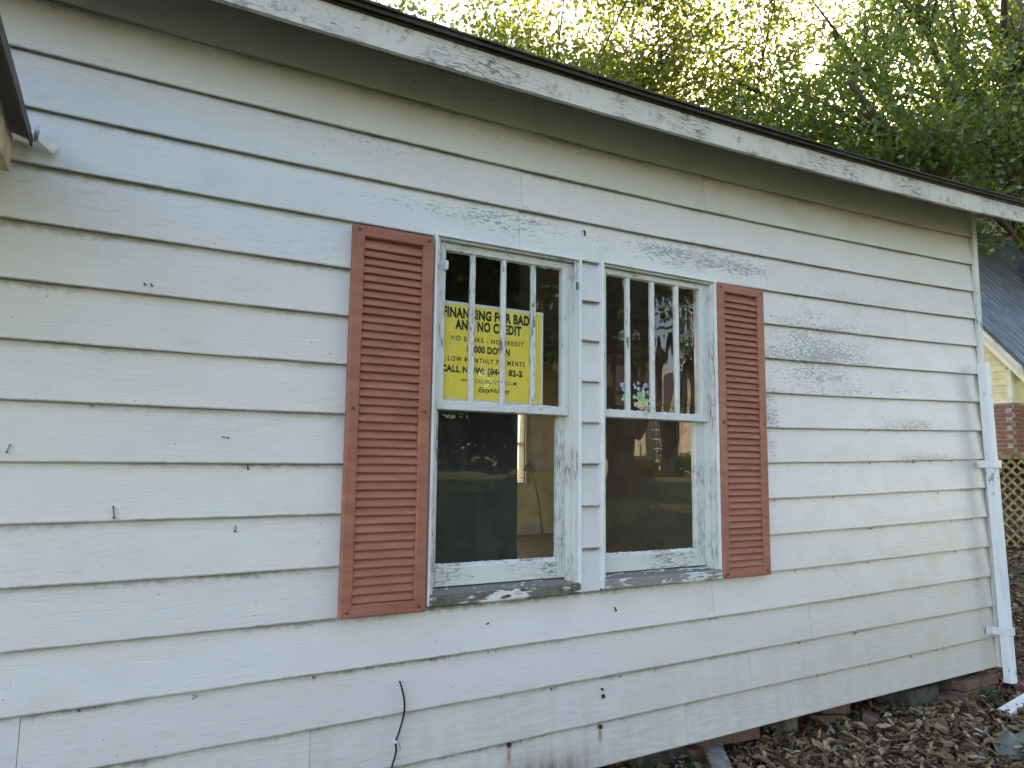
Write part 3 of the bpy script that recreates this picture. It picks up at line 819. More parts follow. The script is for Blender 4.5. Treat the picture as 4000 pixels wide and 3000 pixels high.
# crawl space: piers of brick and block
def brick_me(w=0.198, d=0.095, h=0.062):
    me = mesh('brick', boxv(-w / 2, w / 2, -d / 2, d / 2, 0, h), BOXF)
    return bevel(me, 0.005)
BM = [brick_me(), brick_me(0.19, 0.09, 0.058)]
for b_ in BM: b_.materials.append(M['brick'])
fnd = boxes('foundation', [(5.02, 5.40, 0.075, 0.36, -0.1, 0.24)], 'concrete', house, 0.006)
box('pier', (2.42, 2.74, 0.16, 0.36, -0.1, 0.235), 'concrete', fnd, 0.006)
box('pier', (4.55, 4.85, 0.06, 0.35, -0.1, 0.232), 'concrete', fnd, 0.006)
for (x, y, z, a) in ((5.07, 0.028, 0.115, 0.03), (5.275, 0.028, 0.117, -0.04), (5.10, 0.03, 0.182, 0.05), (5.31, 0.025, 0.184, 0.0), (4.93, 0.05, 0.10, 0.2), (2.90, 0.13, 0.165, 0.06), (3.10, 0.13, 0.16, -0.05), (2.84, 0.17, 0.10, 0.1)):
    o = link('brick', BM[0], None, fnd, (x, y, z)); o.rotation_euler = (0, 0, a)

# ------------------------------------------------------------------ inside the house
M['yellow'] = simple('yellow_plaster', (0.86, 0.62, 0.29), 0.8, 0.10, 3, 0.001)
M['floor_wood'] = simple('dull_floorboards', (0.30, 0.19, 0.10), 0.5, 0.25, 5, 0.001, stretch=(1, 9, 1))
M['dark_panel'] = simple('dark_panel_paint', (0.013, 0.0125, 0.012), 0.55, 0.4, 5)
M['unlit_wall'] = simple('unlit_wall_brown', (0.05, 0.04, 0.028), 0.8, 0.2, 3)  # dark brown stands in for low light on the ceiling and end wall
M['dim'] = simple('interior_plaster', (0.66, 0.54, 0.36), 0.8, 0.12, 3)
fl = box('interior_floor', (XL, 5.428, 0.131, 5.45, 0.60, 0.72), 'floor_wood', house)
box('ceiling', (XL, 5.428, 0.131, 5.45, 3.05, 3.10), 'unlit_wall', house)
bw = boxes('interior_wall', [(XL, -1.1, 5.451, 5.56, 0.3, 3.4), (2.9, 3.70, 5.451, 5.56, 0.3, 3.4), (-1.1, 2.9, 5.451, 5.56, 0.3, 0.9), (-1.1, 2.9, 5.451, 5.56, 2.85, 3.4), (4.755, 5.428, 5.451, 5.56, 0.3, 3.4), (3.70, 4.755, 5.451, 5.56, 0.3, 1.40), (3.70, 4.755, 5.451, 5.56, 2.42, 3.4)], 'yellow', house)  # wide gap hidden from view, added to let daylight into the room
box('inner_end_wall', (5.405, 5.427, 2.46, 5.449, 0.722, 3.048), 'unlit_wall', house)
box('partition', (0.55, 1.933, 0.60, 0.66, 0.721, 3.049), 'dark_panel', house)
box('baseboard', (4.0, 5.427, 5.425, 5.450, 0.721, 0.86), 'dim', house, 0.003)
rw_ = boxes('rear_window', [(3.66, 3.70, 5.43, 5.57, 1.36, 2.46), (4.755, 4.785, 5.43, 5.57, 1.36, 2.46), (3.7005, 4.7545, 5.44, 5.56, 1.36, 1.40), (3.7005, 4.7545, 5.44, 5.56, 2.42, 2.46), (3.7005, 4.7545, 5.49, 5.53, 1.90, 1.94)], 'dim', house)
t = NT('blind_slat_vinyl')
dfs = t.n('BsdfDiffuse'); dfs.inputs['Color'].default_value = (0.85, 0.72, 0.48, 1)
trl = t.n('BsdfTranslucent'); trl.inputs['Color'].default_value = (0.95, 0.80, 0.50, 1)
mx = t.n('MixShader'); mx.inputs[0].default_value = 0.72
t.t.links.new(dfs.outputs[0], mx.inputs[1]); t.t.links.new(trl.outputs[0], mx.inputs[2]); t.t.links.new(mx.outputs[0], t.out.inputs['Surface'])
M['blind'] = t.m
bs = mesh('blind_slat', [(-0.52, -0.012, 0.010), (0.52, -0.012, 0.010), (0.52, 0.012, -0.010), (-0.52, 0.012, -0.010)], [(0, 1, 2, 3)])
bs.materials.append(M['blind'])
for k in range(38):
    link('blind_slat', bs, None, rw_, (4.228, 5.465, 1.415 + k * 0.0262))
box('light_switch', (4.93, 5.00, 5.442, 5.450, 1.57, 1.68), 'white_plastic', house, 0.002)
# pole leaning inside
pole = tube('pole', smooth_path([(4.945, 5.30, 0.722), (4.90, 5.31, 1.1), (4.86, 5.36, 1.40), (4.80, 5.40, 1.66), (4.79, 5.40, 1.70)], 5), 0.013, simple('pole_wood', (0.16, 0.10, 0.06), 0.6), None, 8)
tag(pole, 'thin brown pole leaning against the yellow wall inside the left window', 'pole')
tube('handle', [(4.81, 5.395, 1.66), (4.74, 5.38, 1.63), (4.70, 5.37, 1.56)], 0.016, M['nailgrey'], pole, 8)

# yellow sign behind the left upper panes
SY = 0.072
sg = box('yard_sign', (1.205, 1.7735, SY, SY + 0.004, 1.930, 2.392), simple('sign_white_border', (0.72, 0.73, 0.70), 0.45, 0.04), None)
sg['label'] = 'yellow financing sign with black lettering standing inside the left window'; sg['category'] = 'sign'
sg_rot = 0.0
link('printed_panel', mesh('printed_panel', [(1.217, SY - 0.0006, 1.944), (1.7615, SY - 0.0006, 1.944), (1.7615, SY - 0.0006, 2.378), (1.217, SY - 0.0006, 2.378)], [(0, 1, 2, 3)]), simple('sign_yellow', (0.95, 0.74, 0.11), 0.45, 0.02), sg)
M['ink'] = simple('sign_ink', (0.018, 0.018, 0.015), 0.5, 0.1)
def lettering(txt, x0, x1, z0, z1, name='lettering', shear=0.0, bold=0.018, space=1.0, wslack=1.0):
    cu = bpy.data.curves.new('text', 'FONT'); cu.body = txt; cu.space_character = space; cu.shear = shear; cu.offset = bold
    cu.resolution_u = 3
    to = bpy.data.objects.new('text', cu); COL.objects.link(to)
    bpy.context.view_layer.update()
    me = bpy.data.meshes.new_from_object(to.evaluated_get(bpy.context.evaluated_depsgraph_get()))
    bpy.data.objects.remove(to); bpy.data.curves.remove(cu)
    n = len(me.vertices); co = np.zeros(n * 3); me.vertices.foreach_get('co', co); co = co.reshape(-1, 3)
    mn, mx = co.min(0), co.max(0)
    out = np.zeros_like(co)
    out[:, 0] = x0 + (co[:, 0] - mn[0]) / (mx[0] - mn[0]) * (x1 - x0)
    out[:, 2] = z0 + (co[:, 1] - mn[1]) / (mx[1] - mn[1]) * (z1 - z0)
    out[:, 1] = SY - 0.0011
    me.vertices.foreach_set('co', out.ravel()); me.update(); me.materials.clear()
    me.name = name
    return link(name, me, 'ink', sg)
lettering('FINANCING FOR BAD', 1.240, 1.695, 2.316, 2.366, bold=0.052, space=1.08)
lettering('AND NO CREDIT', 1.302, 1.650, 2.262, 2.311, bold=0.05, space=1.08)
lettering('NO BANKS - NO CREDIT', 1.285, 1.664, 2.211, 2.2335, bold=0.025, space=1.3)
lettering('$1000 DOWN', 1.363, 1.589, 2.156, 2.196, bold=0.045, space=1.06)
lettering('LOW MONTHLY PAYMENTS', 1.270, 1.672, 2.115, 2.1385, bold=0.022, space=1.3)
lettering('CALL NOW: (844)  82-2', 1.236, 1.658, 2.055, 2.096, bold=0.045, space=1.06)
lettering('WWW.CALLEASYHOMES.COM', 1.338, 1.626, 2.0215, 2.039, bold=0.014, space=1.1)
lettering('EasyHomes', 1.425, 1.592, 1.972, 2.004, bold=0.015, shear=0.35)
for k, (pts) in enumerate((((1.372, 1.968), (1.386, 1.983), (1.398, 2.006)), ((1.386, 1.966), (1.398, 1.978), (1.412, 1.984)), ((1.379, 1.992), (1.384, 1.998), (1.382, 2.006)))):
    P_ = smooth_path([(p[0], 0, p[1]) for p in pts], 4); V, F = [], []
    for i, p in enumerate(P_):
        V += [(p.x - .0015, SY - 0.0011, p.z), (p.x + .0015, SY - 0.0011, p.z)]
        if i: F.append((2 * i - 2, 2 * i - 1, 2 * i + 1, 2 * i))
    link('logo_stroke', mesh('logo_stroke', V, F), 'ink', sg)

# iridescent film scrap on the right window
t = NT('iridescent_film')
o = t.obj()
nz = t.noise(t.scale(o, (40, 1, 40)), 1.0, 2)
hs = t.n('HueSaturation'); hs.inputs['Color'].default_value = (0.36, 0.60, 0.60, 1); t.put(hs.inputs['Hue'], t.math('ADD', t.math('MULTIPLY', t.sep(o)[2], 5.0), t.math('ADD', 0.22, t.math('MULTIPLY', nz, 0.36))))
M['film'] = t.done(hs.outputs[0], 0.25, metallic=0.35)
V, F = [], []
def shard(x, z, s):
    k = len(V); n_ = random.choice((4, 5, 6))
    for q in range(n_):
        a = 2 * math.pi * q / n_ + random.uniform(-.3, .3); r = s * random.uniform(.6, 1.15)
        V.append((x + r * math.cos(a), random.uniform(-.001, .001), z + r * math.sin(a)))
    F.append(tuple(range(k, k + n_)))
for k in range(46):
    shard(random.uniform(-0.045, 0.055), random.uniform(-0.07, 0.07), random.uniform(0.008, 0.018))
for k in range(14):
    shard(random.gauss(-0.105, 0.012), random.uniform(-0.035, 0.075), random.uniform(0.008, 0.015))
film = tag(link('window_film', mesh('window_film', V, F), 'film', None, (2.352, 0.0435, 2.012)), 'scraps of rainbow iridescent film on the right window pane', 'window film')

# black cable
cab = tube('cable', smooth_path([(1.0564, 0.004, 0.762), (1.0564, -0.014, 0.757), (1.0723, -0.016, 0.6954), (1.074, -0.013, 0.641), (1.0563, -0.012, 0.572), (1.0438, -0.010, 0.5348), (1.046, -0.009, 0.4934), (1.0274, -0.012, 0.437), (1.0, -0.02, 0.36), (0.99, -0.02, 0.25), (1.0, -0.03, 0.10)], 6), 0.0040, 'black', None, 8)
tag(cab, 'black cable hanging from a hole low in the white siding', 'cable')
bx = boxes('cable_clip', [(1.037, 1.0525, -0.018, -0.001, 0.5305, 0.5395), (1.0365, 1.044, -0.006, 0.006, 0.536, 0.544)], 'white_plastic', cab, 0.001)
tube('wire_tie', [(1.040, -0.016, 0.548), (1.054, -0.018, 0.530), (1.062, -0.018, 0.508)], 0.0011, 'rust', cab, 5)


# ------------------------------------------------------------------ ground clutter
def gzf(x, y): return float(gz(np.array(x), np.array(y)))
V, F = [], []
pr = [(-0.035, 0.0), (-0.035, 0.052), (-0.030, 0.058), (0.030, 0.058), (0.035, 0.052), (0.035, 0.0), (0.031, 0.0), (0.031, 0.050), (-0.031, 0.050), (-0.031, 0.0)]
for k in range(9):
    for (a, b) in pr: V.append((k * 0.11, a + random.uniform(-.001, .001), b + random.uniform(-.001, .001)))
for k in range(8):
    for j in range(10):
        j2 = (j + 1) % 10
        F.append((k * 10 + j, k * 10 + j2, k * 10 + 10 + j2, k * 10 + 10 + j))
F += [tuple(range(10))[::-1], tuple(80 + j for j in range(10))]
o = tag(link('fallen_downspout', mesh('fallen_downspout', V, F), 'white_plastic', None, (4.90, -0.30, 0.115)), 'loose white downspout piece lying in the leaves at lower right', 'downspout')
o.rotation_euler = (0.15, -0.04, 0.13)
# maroon ribbed drain pipe end below the downspout
V, F = [], []
n_ = 26
for k in range(n_ + 1):
    r = 0.060 + 0.006 * math.sin(k * 1.9)
    for q in range(16):
        a = 2 * math.pi * q / 16
        V.append((k * 0.02, r * math.cos(a), r * math.sin(a)))
for k in range(n_ + 1):
    pass
for q in range(16):
    a = 2 * math.pi * q / 16
    V.append((0.0, 0.05 * math.cos(a), 0.05 * math.sin(a)))
for q in range(16):
    a = 2 * math.pi * q / 16
    V.append((0.30, 0.048 * math.cos(a), 0.048 * math.sin(a)))
for k in range(n_):
    for q in range(16):
        q2 = (q + 1) % 16
        F.append((k * 16 + q, k * 16 + q2, k * 16 + 16 + q2, k * 16 + 16 + q))
b0 = (n_ + 1) * 16
for q in range(16):
    q2 = (q + 1) % 16
    F.append((q2, q, b0 + q, b0 + q2)); F.append((b0 + q2, b0 + q, b0 + 16 + q, b0 + 16 + q2))
F.append(tuple(b0 + 16 + q for q in range(16)))
o = tag(link('drain_pipe', mesh('drain_pipe', V, F), 'maroon', None, (5.455, -0.055, 0.140), True), 'maroon ribbed drain pipe end on the ground below the downspout', 'pipe')
o.rotation_euler = (0, 0.05, -0.12)
# weathered plank sticking out from under the house
V, F = [], []
for k in range(11):
    q = k / 10
    x, y, z = 2.955 - 0.42 * q, 0.24 - 0.62 * q, 0.165 - 0.045 * q
    j = lambda: random.uniform(-.0015, .0015)
    c0 = 0.012 if k in (0,) else 0
    V += [(x - .040 + c0, y + .028, z + j()), (x + .040 - c0, y - .028, z + j()), (x + .040 - c0, y - .028, z + .034 + j()), (x - .040 + c0, y + .028, z + .034 + j())]
for k in range(10):
    for j in range(4):
        j2 = (j + 1) % 4
        F.append((k * 4 + j, k * 4 + j2, k * 4 + 4 + j2, k * 4 + 4 + j))
F += [(3, 2, 1, 0), (40, 41, 42, 43)]
me = mesh('plank', V, F)
bm_ = bmesh.new(); bm_.from_mesh(me); bmesh.ops.recalc_face_normals(bm_, faces=bm_.faces); bm_.to_mesh(me); bm_.free()
tag(link('plank', me, 'wood_grey'), 'grey weathered plank poking out from under the siding', 'plank')
for (x, y, z, a, tl, lab) in ((3.86, 0.19, 0.10, -0.5, 0.0, 'loose brick lying flat beneath the siding, lower of two'), (3.93, 0.18, 0.167, -0.3, 0.10, 'loose brick lying tilted on another brick beneath the siding'), (4.10, 0.06, 0.105, 0.7, 0.22, 'dark red loose brick half buried in leaves right of the stacked pair')):
    o = tag(link('brick', BM[1], None, None, (x, y, z)), lab, 'brick', 'loose bricks under the wall'); o.rotation_euler = (tl, tl * .5, a)
def rock(name, loc, s, mat, label, cat, seed):
    r_ = random.Random(seed); bm = bmesh.new(); bmesh.ops.create_icosphere(bm, subdivisions=3, radius=1.0)
    ph = [r_.uniform(0, 6) for _ in range(6)]
    for v in bm.verts:
        c = v.co; k = 1 + .16 * math.sin(2.3 * c.x + ph[0]) * math.cos(2.0 * c.y + ph[1]) + .10 * math.sin(5 * c.z + ph[2] + 3 * c.x) + .05 * math.sin(9 * c.y + ph[3])
        v.co = Vector((c.x * s[0] * k, c.y * s[1] * k, c.z * s[2] * k))
    me = bpy.data.meshes.new(name); bm.to_mesh(me); bm.free()
    return tag(link(name, me, mat, None, loc, True), label, cat)
rock('stone', (3.53, 0.19, 0.15), (0.085, 0.06, 0.07), 'stone', 'rough brown stone in the dark gap under the siding', 'stone', 4)
rock('stone', (3.30, 0.42, 0.13), (0.09, 0.09, 0.06), 'stone', 'flatter brown stone deeper in the dark gap under the siding', 'stone', 9)
st = tube('stick', [(3.72, 0.165, 0.150), (3.56, 0.08, 0.142), (3.397, -0.007, 0.128)], 0.006, 'pink', None, 6)
tag(st, 'thin magenta plastic stick lying among the leaves', 'stick')
# crumpled piece of grey sheet
V, F = [], []
for j in range(9):
    for i in range(13):
        a, b = (i / 12 - .5), (j / 8 - .5)
        V.append((a * .34, b * .22, 0.03 + 0.025 * math.sin(7 * a + 3 * b) + 0.02 * math.sin(13 * b + 5 * a) + 0.05 * max(0, a)))
for j in range(8):
    for i in range(12): F.append((j * 13 + i, j * 13 + i + 1, j * 13 + i + 14, j * 13 + i + 13))
me = mesh('plastic_sheet', V, F)
o = tag(link('plastic_sheet', me, 'tarp', None, (4.42, -0.60, 0.10), True), 'crumpled grey green sheet in the leaves at the bottom right', 'sheet'); o.rotation_euler = (0, 0, 0.8)
md = o.modifiers.new('thickness', 'SOLIDIFY'); md.thickness = 0.003

# leaf litter
def mat_leaf_litter():
    t = NT('dead_leaf')
    a = t.n('Attribute', attribute_name='tint'); 
    v = t.sep(a.outputs['Vector'])
    cr = t.n('ValToRGB'); t.put(cr.inputs[0], v[0])
    e = cr.color_ramp; e.elements[0].position = 0.0; e.elements[0].color = (0.05, 0.032, 0.02, 1); e.elements[1].position = 1.0; e.elements[1].color = (0.48, 0.42, 0.34, 1)
    for p, c in ((0.35, (0.17, 0.105, 0.055, 1)), (0.65, (0.34, 0.22, 0.115, 1)), (0.88, (0.46, 0.34, 0.20, 1))):
        q = e.elements.new(p); q.color = c
    c = t.mix(t.ramp(t.noise(t.pos(), 60.0, 3), 0.3, 0.7, 0.0, 0.45), cr.outputs[0], (0.07, 0.045, 0.028))
    return t.done(c, 0.75, spec=0.25)
M['dead_leaf'] = mat_leaf_litter()
LEAF = np.array([(-0.5, 0.0), (-0.28, 0.17), (0.0, 0.24), (0.25, 0.20), (0.5, 0.0), (0.25, -0.20), (0.0, -0.24), (-0.28, -0.17), (0.0, 0.0)])
LEAF_F = [(0, 8, 1), (1, 8, 2), (2, 8, 3), (3, 8, 4), (4, 8, 5), (5, 8, 6), (6, 8, 7), (7, 8, 0)]
def leaf_shapes(n, size, curl, tilt, gen):
    """n curled leaves at the origin -> (n, 9, 3)"""
    ln = gen.uniform(size[0], size[1], n); wd = ln * gen.uniform(0.45, 1.05, n)
    P = np.zeros((n, 9, 3))
    P[:, :, 0] = (LEAF[None, :, 0] + gen.normal(0, .05, (n, 9))) * ln[:, None] * gen.uniform(0.7, 1.2, (n, 9)); P[:, :, 1] = LEAF[None, :, 1] * wd[:, None] * gen.uniform(0.35, 1.45, (n, 9))
    cu = gen.uniform(-curl, curl, n); cv = gen.uniform(-curl, curl * 2.2, n)
    P[:, :, 2] = gen.normal(0, .05, (n, 9)) * ln[:, None] + (cu[:, None] * LEAF[None, :, 0] ** 2 * 2 + cv[:, None] * np.abs(LEAF[None, :, 1]) * 2.4) * ln[:, None] * 0.8
    ax, ay, az = gen.normal(0, tilt, n), gen.normal(0, tilt, n), gen.uniform(0, 2 * np.pi, n)
    c, s = np.cos(ax), np.sin(ax); y, z = P[..., 1].copy(), P[..., 2].copy(); P[..., 1] = c[:, None] * y - s[:, None] * z; P[..., 2] = s[:, None] * y + c[:, None] * z
    c, s = np.cos(ay), np.sin(ay); x, z = P[..., 0].copy(), P[..., 2].copy(); P[..., 0] = c[:, None] * x + s[:, None] * z; P[..., 2] = -s[:, None] * x + c[:, None] * z
    c, s = np.cos(az), np.sin(az); x, y = P[..., 0].copy(), P[..., 1].copy(); P[..., 0] = c[:, None] * x - s[:, None] * y; P[..., 1] = s[:, None] * x + c[:, None] * y
    return P
def np_mesh(name, V, F, tint=None):
    me = bpy.data.meshes.new(name); V = np.asarray(V, np.float32); F = np.asarray(F, np.int32); k = F.shape[1]
    me.vertices.add(len(V)); me.vertices.foreach_set('co', V.ravel())
    me.loops.add(F.size); me.loops.foreach_set('vertex_index', F.ravel())
    me.polygons.add(len(F)); me.polygons.foreach_set('loop_start', np.arange(0, F.size, k, dtype=np.int32))
    me.update(calc_edges=True); me.validate()
    if tint is not None:
        at_ = me.attributes.new('tint', 'FLOAT_VECTOR', 'POINT'); q = np.zeros((len(V), 3), np.float32); q[:, 0] = tint; at_.data.foreach_set('vector', q.ravel())
    return me
def scatter(n, xr, yr, size, lift, curl=0.35, tilt=0.35):
    P = leaf_shapes(n, size, curl, tilt, rng)
    x, y = rng.uniform(*xr, n), rng.uniform(*yr, n)
    z = gz(x, y) + rng.uniform(0.004, lift, n)
    P += np.stack([x, y, z], 1)[:, None, :]
    return P
parts = [scatter(9000, (2.0, 6.6), (-1.3, 0.10), (0.028, 0.070), 0.028, 0.3, 0.45), scatter(3000, (2.2, 6.4), (-1.2, 0.02), (0.060, 0.112), 0.050, 0.30, 0.38), scatter(1700, (2.0, 5.6), (0.05, 0.8), (0.04, 0.09), 0.03),
         scatter(5200, (5.5, 9.5), (-0.8, 3.2), (0.05, 0.11), 0.04), scatter(6000, (9.0, 16.0), (-0.5, 6.5), (0.06, 0.13), 0.04), scatter(1500, (-1.5, 2.0), (-1.6, 0.0), (0.05, 0.10), 0.03)]
# narrow splinters and crumbs between the leaves
cr_ = scatter(7000, (2.0, 6.4), (-1.2, 0.25), (0.012, 0.035), 0.035, 0.3, 0.5)
parts.append(cr_)
P = np.concatenate(parts); n = len(P)
tint = np.clip(rng.beta(1.7, 1.7, n), 0, 0.95); tint[rng.random(n) < 0.05] = 0.98
FF = (np.array(LEAF_F)[None] + (np.arange(n) * 9)[:, None, None]).reshape(-1, 3)
tag(link('leaf_litter', np_mesh('leaf_litter', P.reshape(-1, 3), FF, np.repeat(tint, 9)), 'dead_leaf'), 'brown dead leaves covering the soil beside the house', 'leaf litter', kind='stuff')
shapes = []
for k in range(8):
    p = leaf_shapes(1, (0.060, 0.090), 0.4, 0.15, rng)[0]
    me = np_mesh('fallen_leaf', p, np.array(LEAF_F), np.full(9, rng.uniform(0.5, 0.95))); me.materials.append(M['dead_leaf']); shapes.append(me)
for k in range(60):
    x, y = rng.uniform(3.0, 5.9), rng.uniform(-0.75, 0.0)
    o = link('fallen_leaf', shapes[k % 8], None, None, (x, y, gzf(x, y) + 0.058))
    o.rotation_euler = (rng.normal(0, .35), rng.normal(0, .35), rng.uniform(0, 6.28))
    tag(o, 'large pale brown leaf curled on top of the leaf litter', 'leaf', 'large fallen leaves on the litter')
# weeds
M['weed'] = simple('weed_green', (0.045, 0.10, 0.025), 0.6, 0.3, 20)
def weed(x, y, n_, h, w_, label):
    V, F = [], []
    for k in range(n_):
        a = random.uniform(0, 6.28); L_ = h * random.uniform(.6, 1.1); b0 = len(V)
        d = Vector((math.cos(a), math.sin(a), 0)); sd = Vector((-d.y, d.x, 0)); bend = random.uniform(.5, 1.0)
        for q in range(5):
            t_ = q / 4; c = d * (L_ * t_ * bend) + Vector((0, 0, L_ * (t_ * .9 - .55 * bend * t_ * t_)))
            ww = w_ * (4 * t_ * (1 - t_) * .8 + .12 * (1 - t_))
            V += [c - sd * ww, c + sd * ww + Vector((0, 0, .001))]
            if q: F.append((b0 + 2 * q - 2, b0 + 2 * q - 1, b0 + 2 * q + 1, b0 + 2 * q))
    tag(link('weed', mesh('weed', V, F), 'weed', None, (x, y, gzf(x, y) + 0.01)), label, 'weed')
weed(5.12, -0.06, 9, 0.16, 0.014, 'green weed growing at the foot of the wall near the corner')
weed(2.66, 0.05, 6, 0.09, 0.022, 'small green weed left of the grey plank')
weed(6.9, 1.2, 8, 0.16, 0.015, 'green weed in the leaves right of the downspout')

# ------------------------------------------------------------------ neighbouring house
nb = tag(empty('neighbour_house', (13.63, 3.84, 0.0), math.radians(-4)), 'yellow neighbouring house with grey corrugated metal roof and brick base', 'house')
M['ysiding'] = simple('yellow_siding', (0.74, 0.61, 0.31), 0.6, 0.08, 4, 0.0006)
M['ytrim'] = simple('cream_trim', (0.78, 0.70, 0.48), 0.6, 0.06, 6)
M['barge'] = simple('bargeboard_paint', (0.60, 0.55, 0.44), 0.6, 0.12, 7, 0.001)
M['metal_roof'] = simple('corrugated_metal', (0.17, 0.175, 0.18), 0.45, 0.12, 3, metallic=0.45)
M['dormer'] = simple('grey_blue_wall', (0.20, 0.22, 0.25), 0.7, 0.1, 4)
M['lattice'] = simple('lattice_wood', (0.33, 0.235, 0.10), 0.85, 0.3, 12, 0.001)
M['shade_panel'] = simple('shaded_porch_wood', (0.07, 0.055, 0.04), 0.8, 0.2, 5)
M['pale_wall'] = simple('pale_wall_paint', (0.62, 0.64, 0.66), 0.6, 0.05, 3)
EY, EZ, SL = -0.383, 3.409, 1.207
YR = 2.87
ZR = EZ + SL * (YR - EY)
def zrake(y): return EZ + SL * ((y if y < YR else 2 * YR - y) - EY)
tri = lambda z: YR - ((z - EZ) / SL + EY)       # half width of the gable at height z
core = link('wall', mesh('wall', [(0.03, -0.03, 2.82), (0.03, 2 * YR + 0.03, 2.82), (0.03, 2 * YR + .03, 3.5), (0.03, YR, ZR - .10), (0.03, -0.03, 3.5),
                                   (6, -0.03, 2.82), (6, 2 * YR + .03, 2.82), (6, 2 * YR + .03, 3.5), (6, YR, ZR - .10), (6, -0.03, 3.5)],
                       [(4, 3, 2, 1, 0), (5, 6, 7, 8, 9), (0, 1, 6, 5), (1, 2, 7, 6), (2, 3, 8, 7), (3, 4, 9, 8), (4, 0, 5, 9)]), 'ysiding', nb)
z = 2.885
while z < ZR - 0.45:
    z1 = z + 0.125
    ya = max(0.016, EY + (z - EZ - 0.02) / SL + 0.02); yb = 2 * YR - ya; ya1 = max(0.016, EY + (z1 - EZ - 0.02) / SL + 0.02); yb1 = 2 * YR - ya1
    hexa('siding_board', [(0.002, ya, z), (0.002, yb, z), (0.026, yb, z), (0.026, ya, z), (0.018, ya1, z1), (0.018, yb1, z1), (0.026, yb1, z1), (0.026, ya1, z1)], 'ysiding', core)
    z = z1
box('base_trim', (-0.012, 0.02, -0.062, 2 * YR, 2.815, 2.884), 'ytrim', core, 0.003)
box('corner_trim', (-0.012, 0.026, -0.066, 0.015, 2.886, 3.40), 'ytrim', core, 0.003)
box('corner_trim', (0.027, 0.07, -0.066, -0.032, 2.886, 3.40), 'ytrim', core, 0.003)
# bargeboards
for xo, w0, w1, mt in ((-0.205, 0.10, 0.012, 'barge'), (-0.150, 0.235, 0.102, 'ytrim')):
    e0, e1 = EY + 0.01, YR
    hexa('bargeboard', [(xo, e0, EZ - w0 * 1.3), (xo, e1, ZR - w0 * 1.6), (xo + .03, e1, ZR - w0 * 1.6), (xo + .03, e0, EZ - w0 * 1.3), (xo, e0, EZ - w1), (xo, e1, ZR - w1 * 1.6), (xo + .03, e1, ZR - w1 * 1.6), (xo + .03, e0, EZ - w1)], mt, core)
# corrugated panels, each sheet a part
def sheet(name, x0, w_, yA, zA, yB, zB, mat, parent, per=0.23, amp=0.050):
    V, F = [], []
    prf = [(q_ * per + a_ * per, h_) for q_ in range(int(round(w_ / per))) for a_, h_ in ((0, 0), (.58, 0), (.70, 1), (.88, 1))] + [(w_, 0)]
    nn = len(prf) - 1
    for k in range(nn + 1):
        xx = x0 + prf[k][0]; dz = amp * prf[k][1]
        for q in range(3):
            t_ = q / 2; V.append((xx, yA + (yB - yA) * t_ - dz * .8, zA + (zB - zA) * t_ + dz * .6))
    for k in range(nn):
        for q in range(2): F.append((k * 3 + q, k * 3 + 3 + q, k * 3 + 4 + q, k * 3 + 1 + q))
    return link(name, mesh(name, V, F), mat, parent)
nroof = box('roof', (-0.2, 9.3, YR - 0.07, YR + 0.07, ZR - 0.02, ZR + 0.035), 'metal_roof', nb, 0.01)
for k in range(10):
    sheet('roof_panel', -0.215 + k * 0.92, 0.92, EY - 0.03, EZ - 0.03, YR, ZR, 'metal_roof', nroof)
    sheet('roof_panel', -0.215 + k * 0.92, 0.92, 2 * YR - EY + 0.03, EZ - 0.03, YR, ZR, 'metal_roof', nroof)
# small cross gable set into the front slope
dm = link('dormer', mesh('dormer', [(2.9, 1.25, 5.30), (5.1, 1.25, 5.30), (4.0, 1.25, 6.25), (2.9, 2.3, 5.30), (5.1, 2.3, 5.30), (4.0, 2.3, 6.25)], [(0, 1, 2), (0, 2, 5, 3), (1, 4, 5, 2), (3, 5, 4), (0, 3, 4, 1)]), 'dormer', nb)
hexa('dormer_roof', [(2.75, 1.05, 5.19), (4.0, 1.05, 6.27), (4.0, 2.4, 6.27), (2.75, 2.4, 5.19), (2.72, 1.05, 5.23), (4.0, 1.05, 6.32), (4.0, 2.4, 6.32), (2.72, 2.4, 5.23)], 'metal_roof', dm)
hexa('dormer_roof', [(4.002, 1.05, 6.27), (5.25, 1.05, 5.19), (5.25, 2.4, 5.19), (4.002, 2.4, 6.27), (4.002, 1.05, 6.32), (5.28, 1.05, 5.23), (5.28, 2.4, 5.23), (4.002, 2.4, 6.32)], 'metal_roof', dm)
# taller pale wing behind the ridge
up = box('upper_wall', (3.3, 7.0, 3.05, 7.5, 3.0, 9.3), 'pale_wall', nb)
hexa('upper_roof', [(3.0, 2.9, 9.25), (7.1, 2.9, 9.25), (7.1, 7.8, 9.25), (3.0, 7.8, 9.25), (3.0, 5.5, 10.6), (7.1, 5.5, 10.6), (7.1, 5.6, 10.6), (3.0, 5.6, 10.6)], 'metal_roof', up)
# brick lower storey, laid brick by brick on the two faces in view
bwall = boxes('brick_wall', [(0.012, 6.0, -0.018, 5.7, 1.955, 2.814)], 'mortar', nb)
bme = mesh('brick', boxv(-0.097, 0.097, -0.012, 0.012, 0, 0.062), BOXF); bevel(bme, 0.004); bme.materials.append(M['brick_n'])
for r_ in range(11):
    for c_ in range(7):
        y = -0.018 + 0.097 + c_ * 0.207 + (0.1035 if r_ % 2 else 0.0)
        o = link('brick', bme, None, bwall, (0.0105, y, 1.962 + r_ * 0.0765)); o.rotation_euler = (0, 0, math.pi / 2)
    for c_ in range(9):
        x = 0.02 + 0.097 + c_ * 0.207 + (0.0 if r_ % 2 else 0.1035)
        link('brick', bme, None, bwall, (x, -0.0195, 1.962 + r_ * 0.0765))
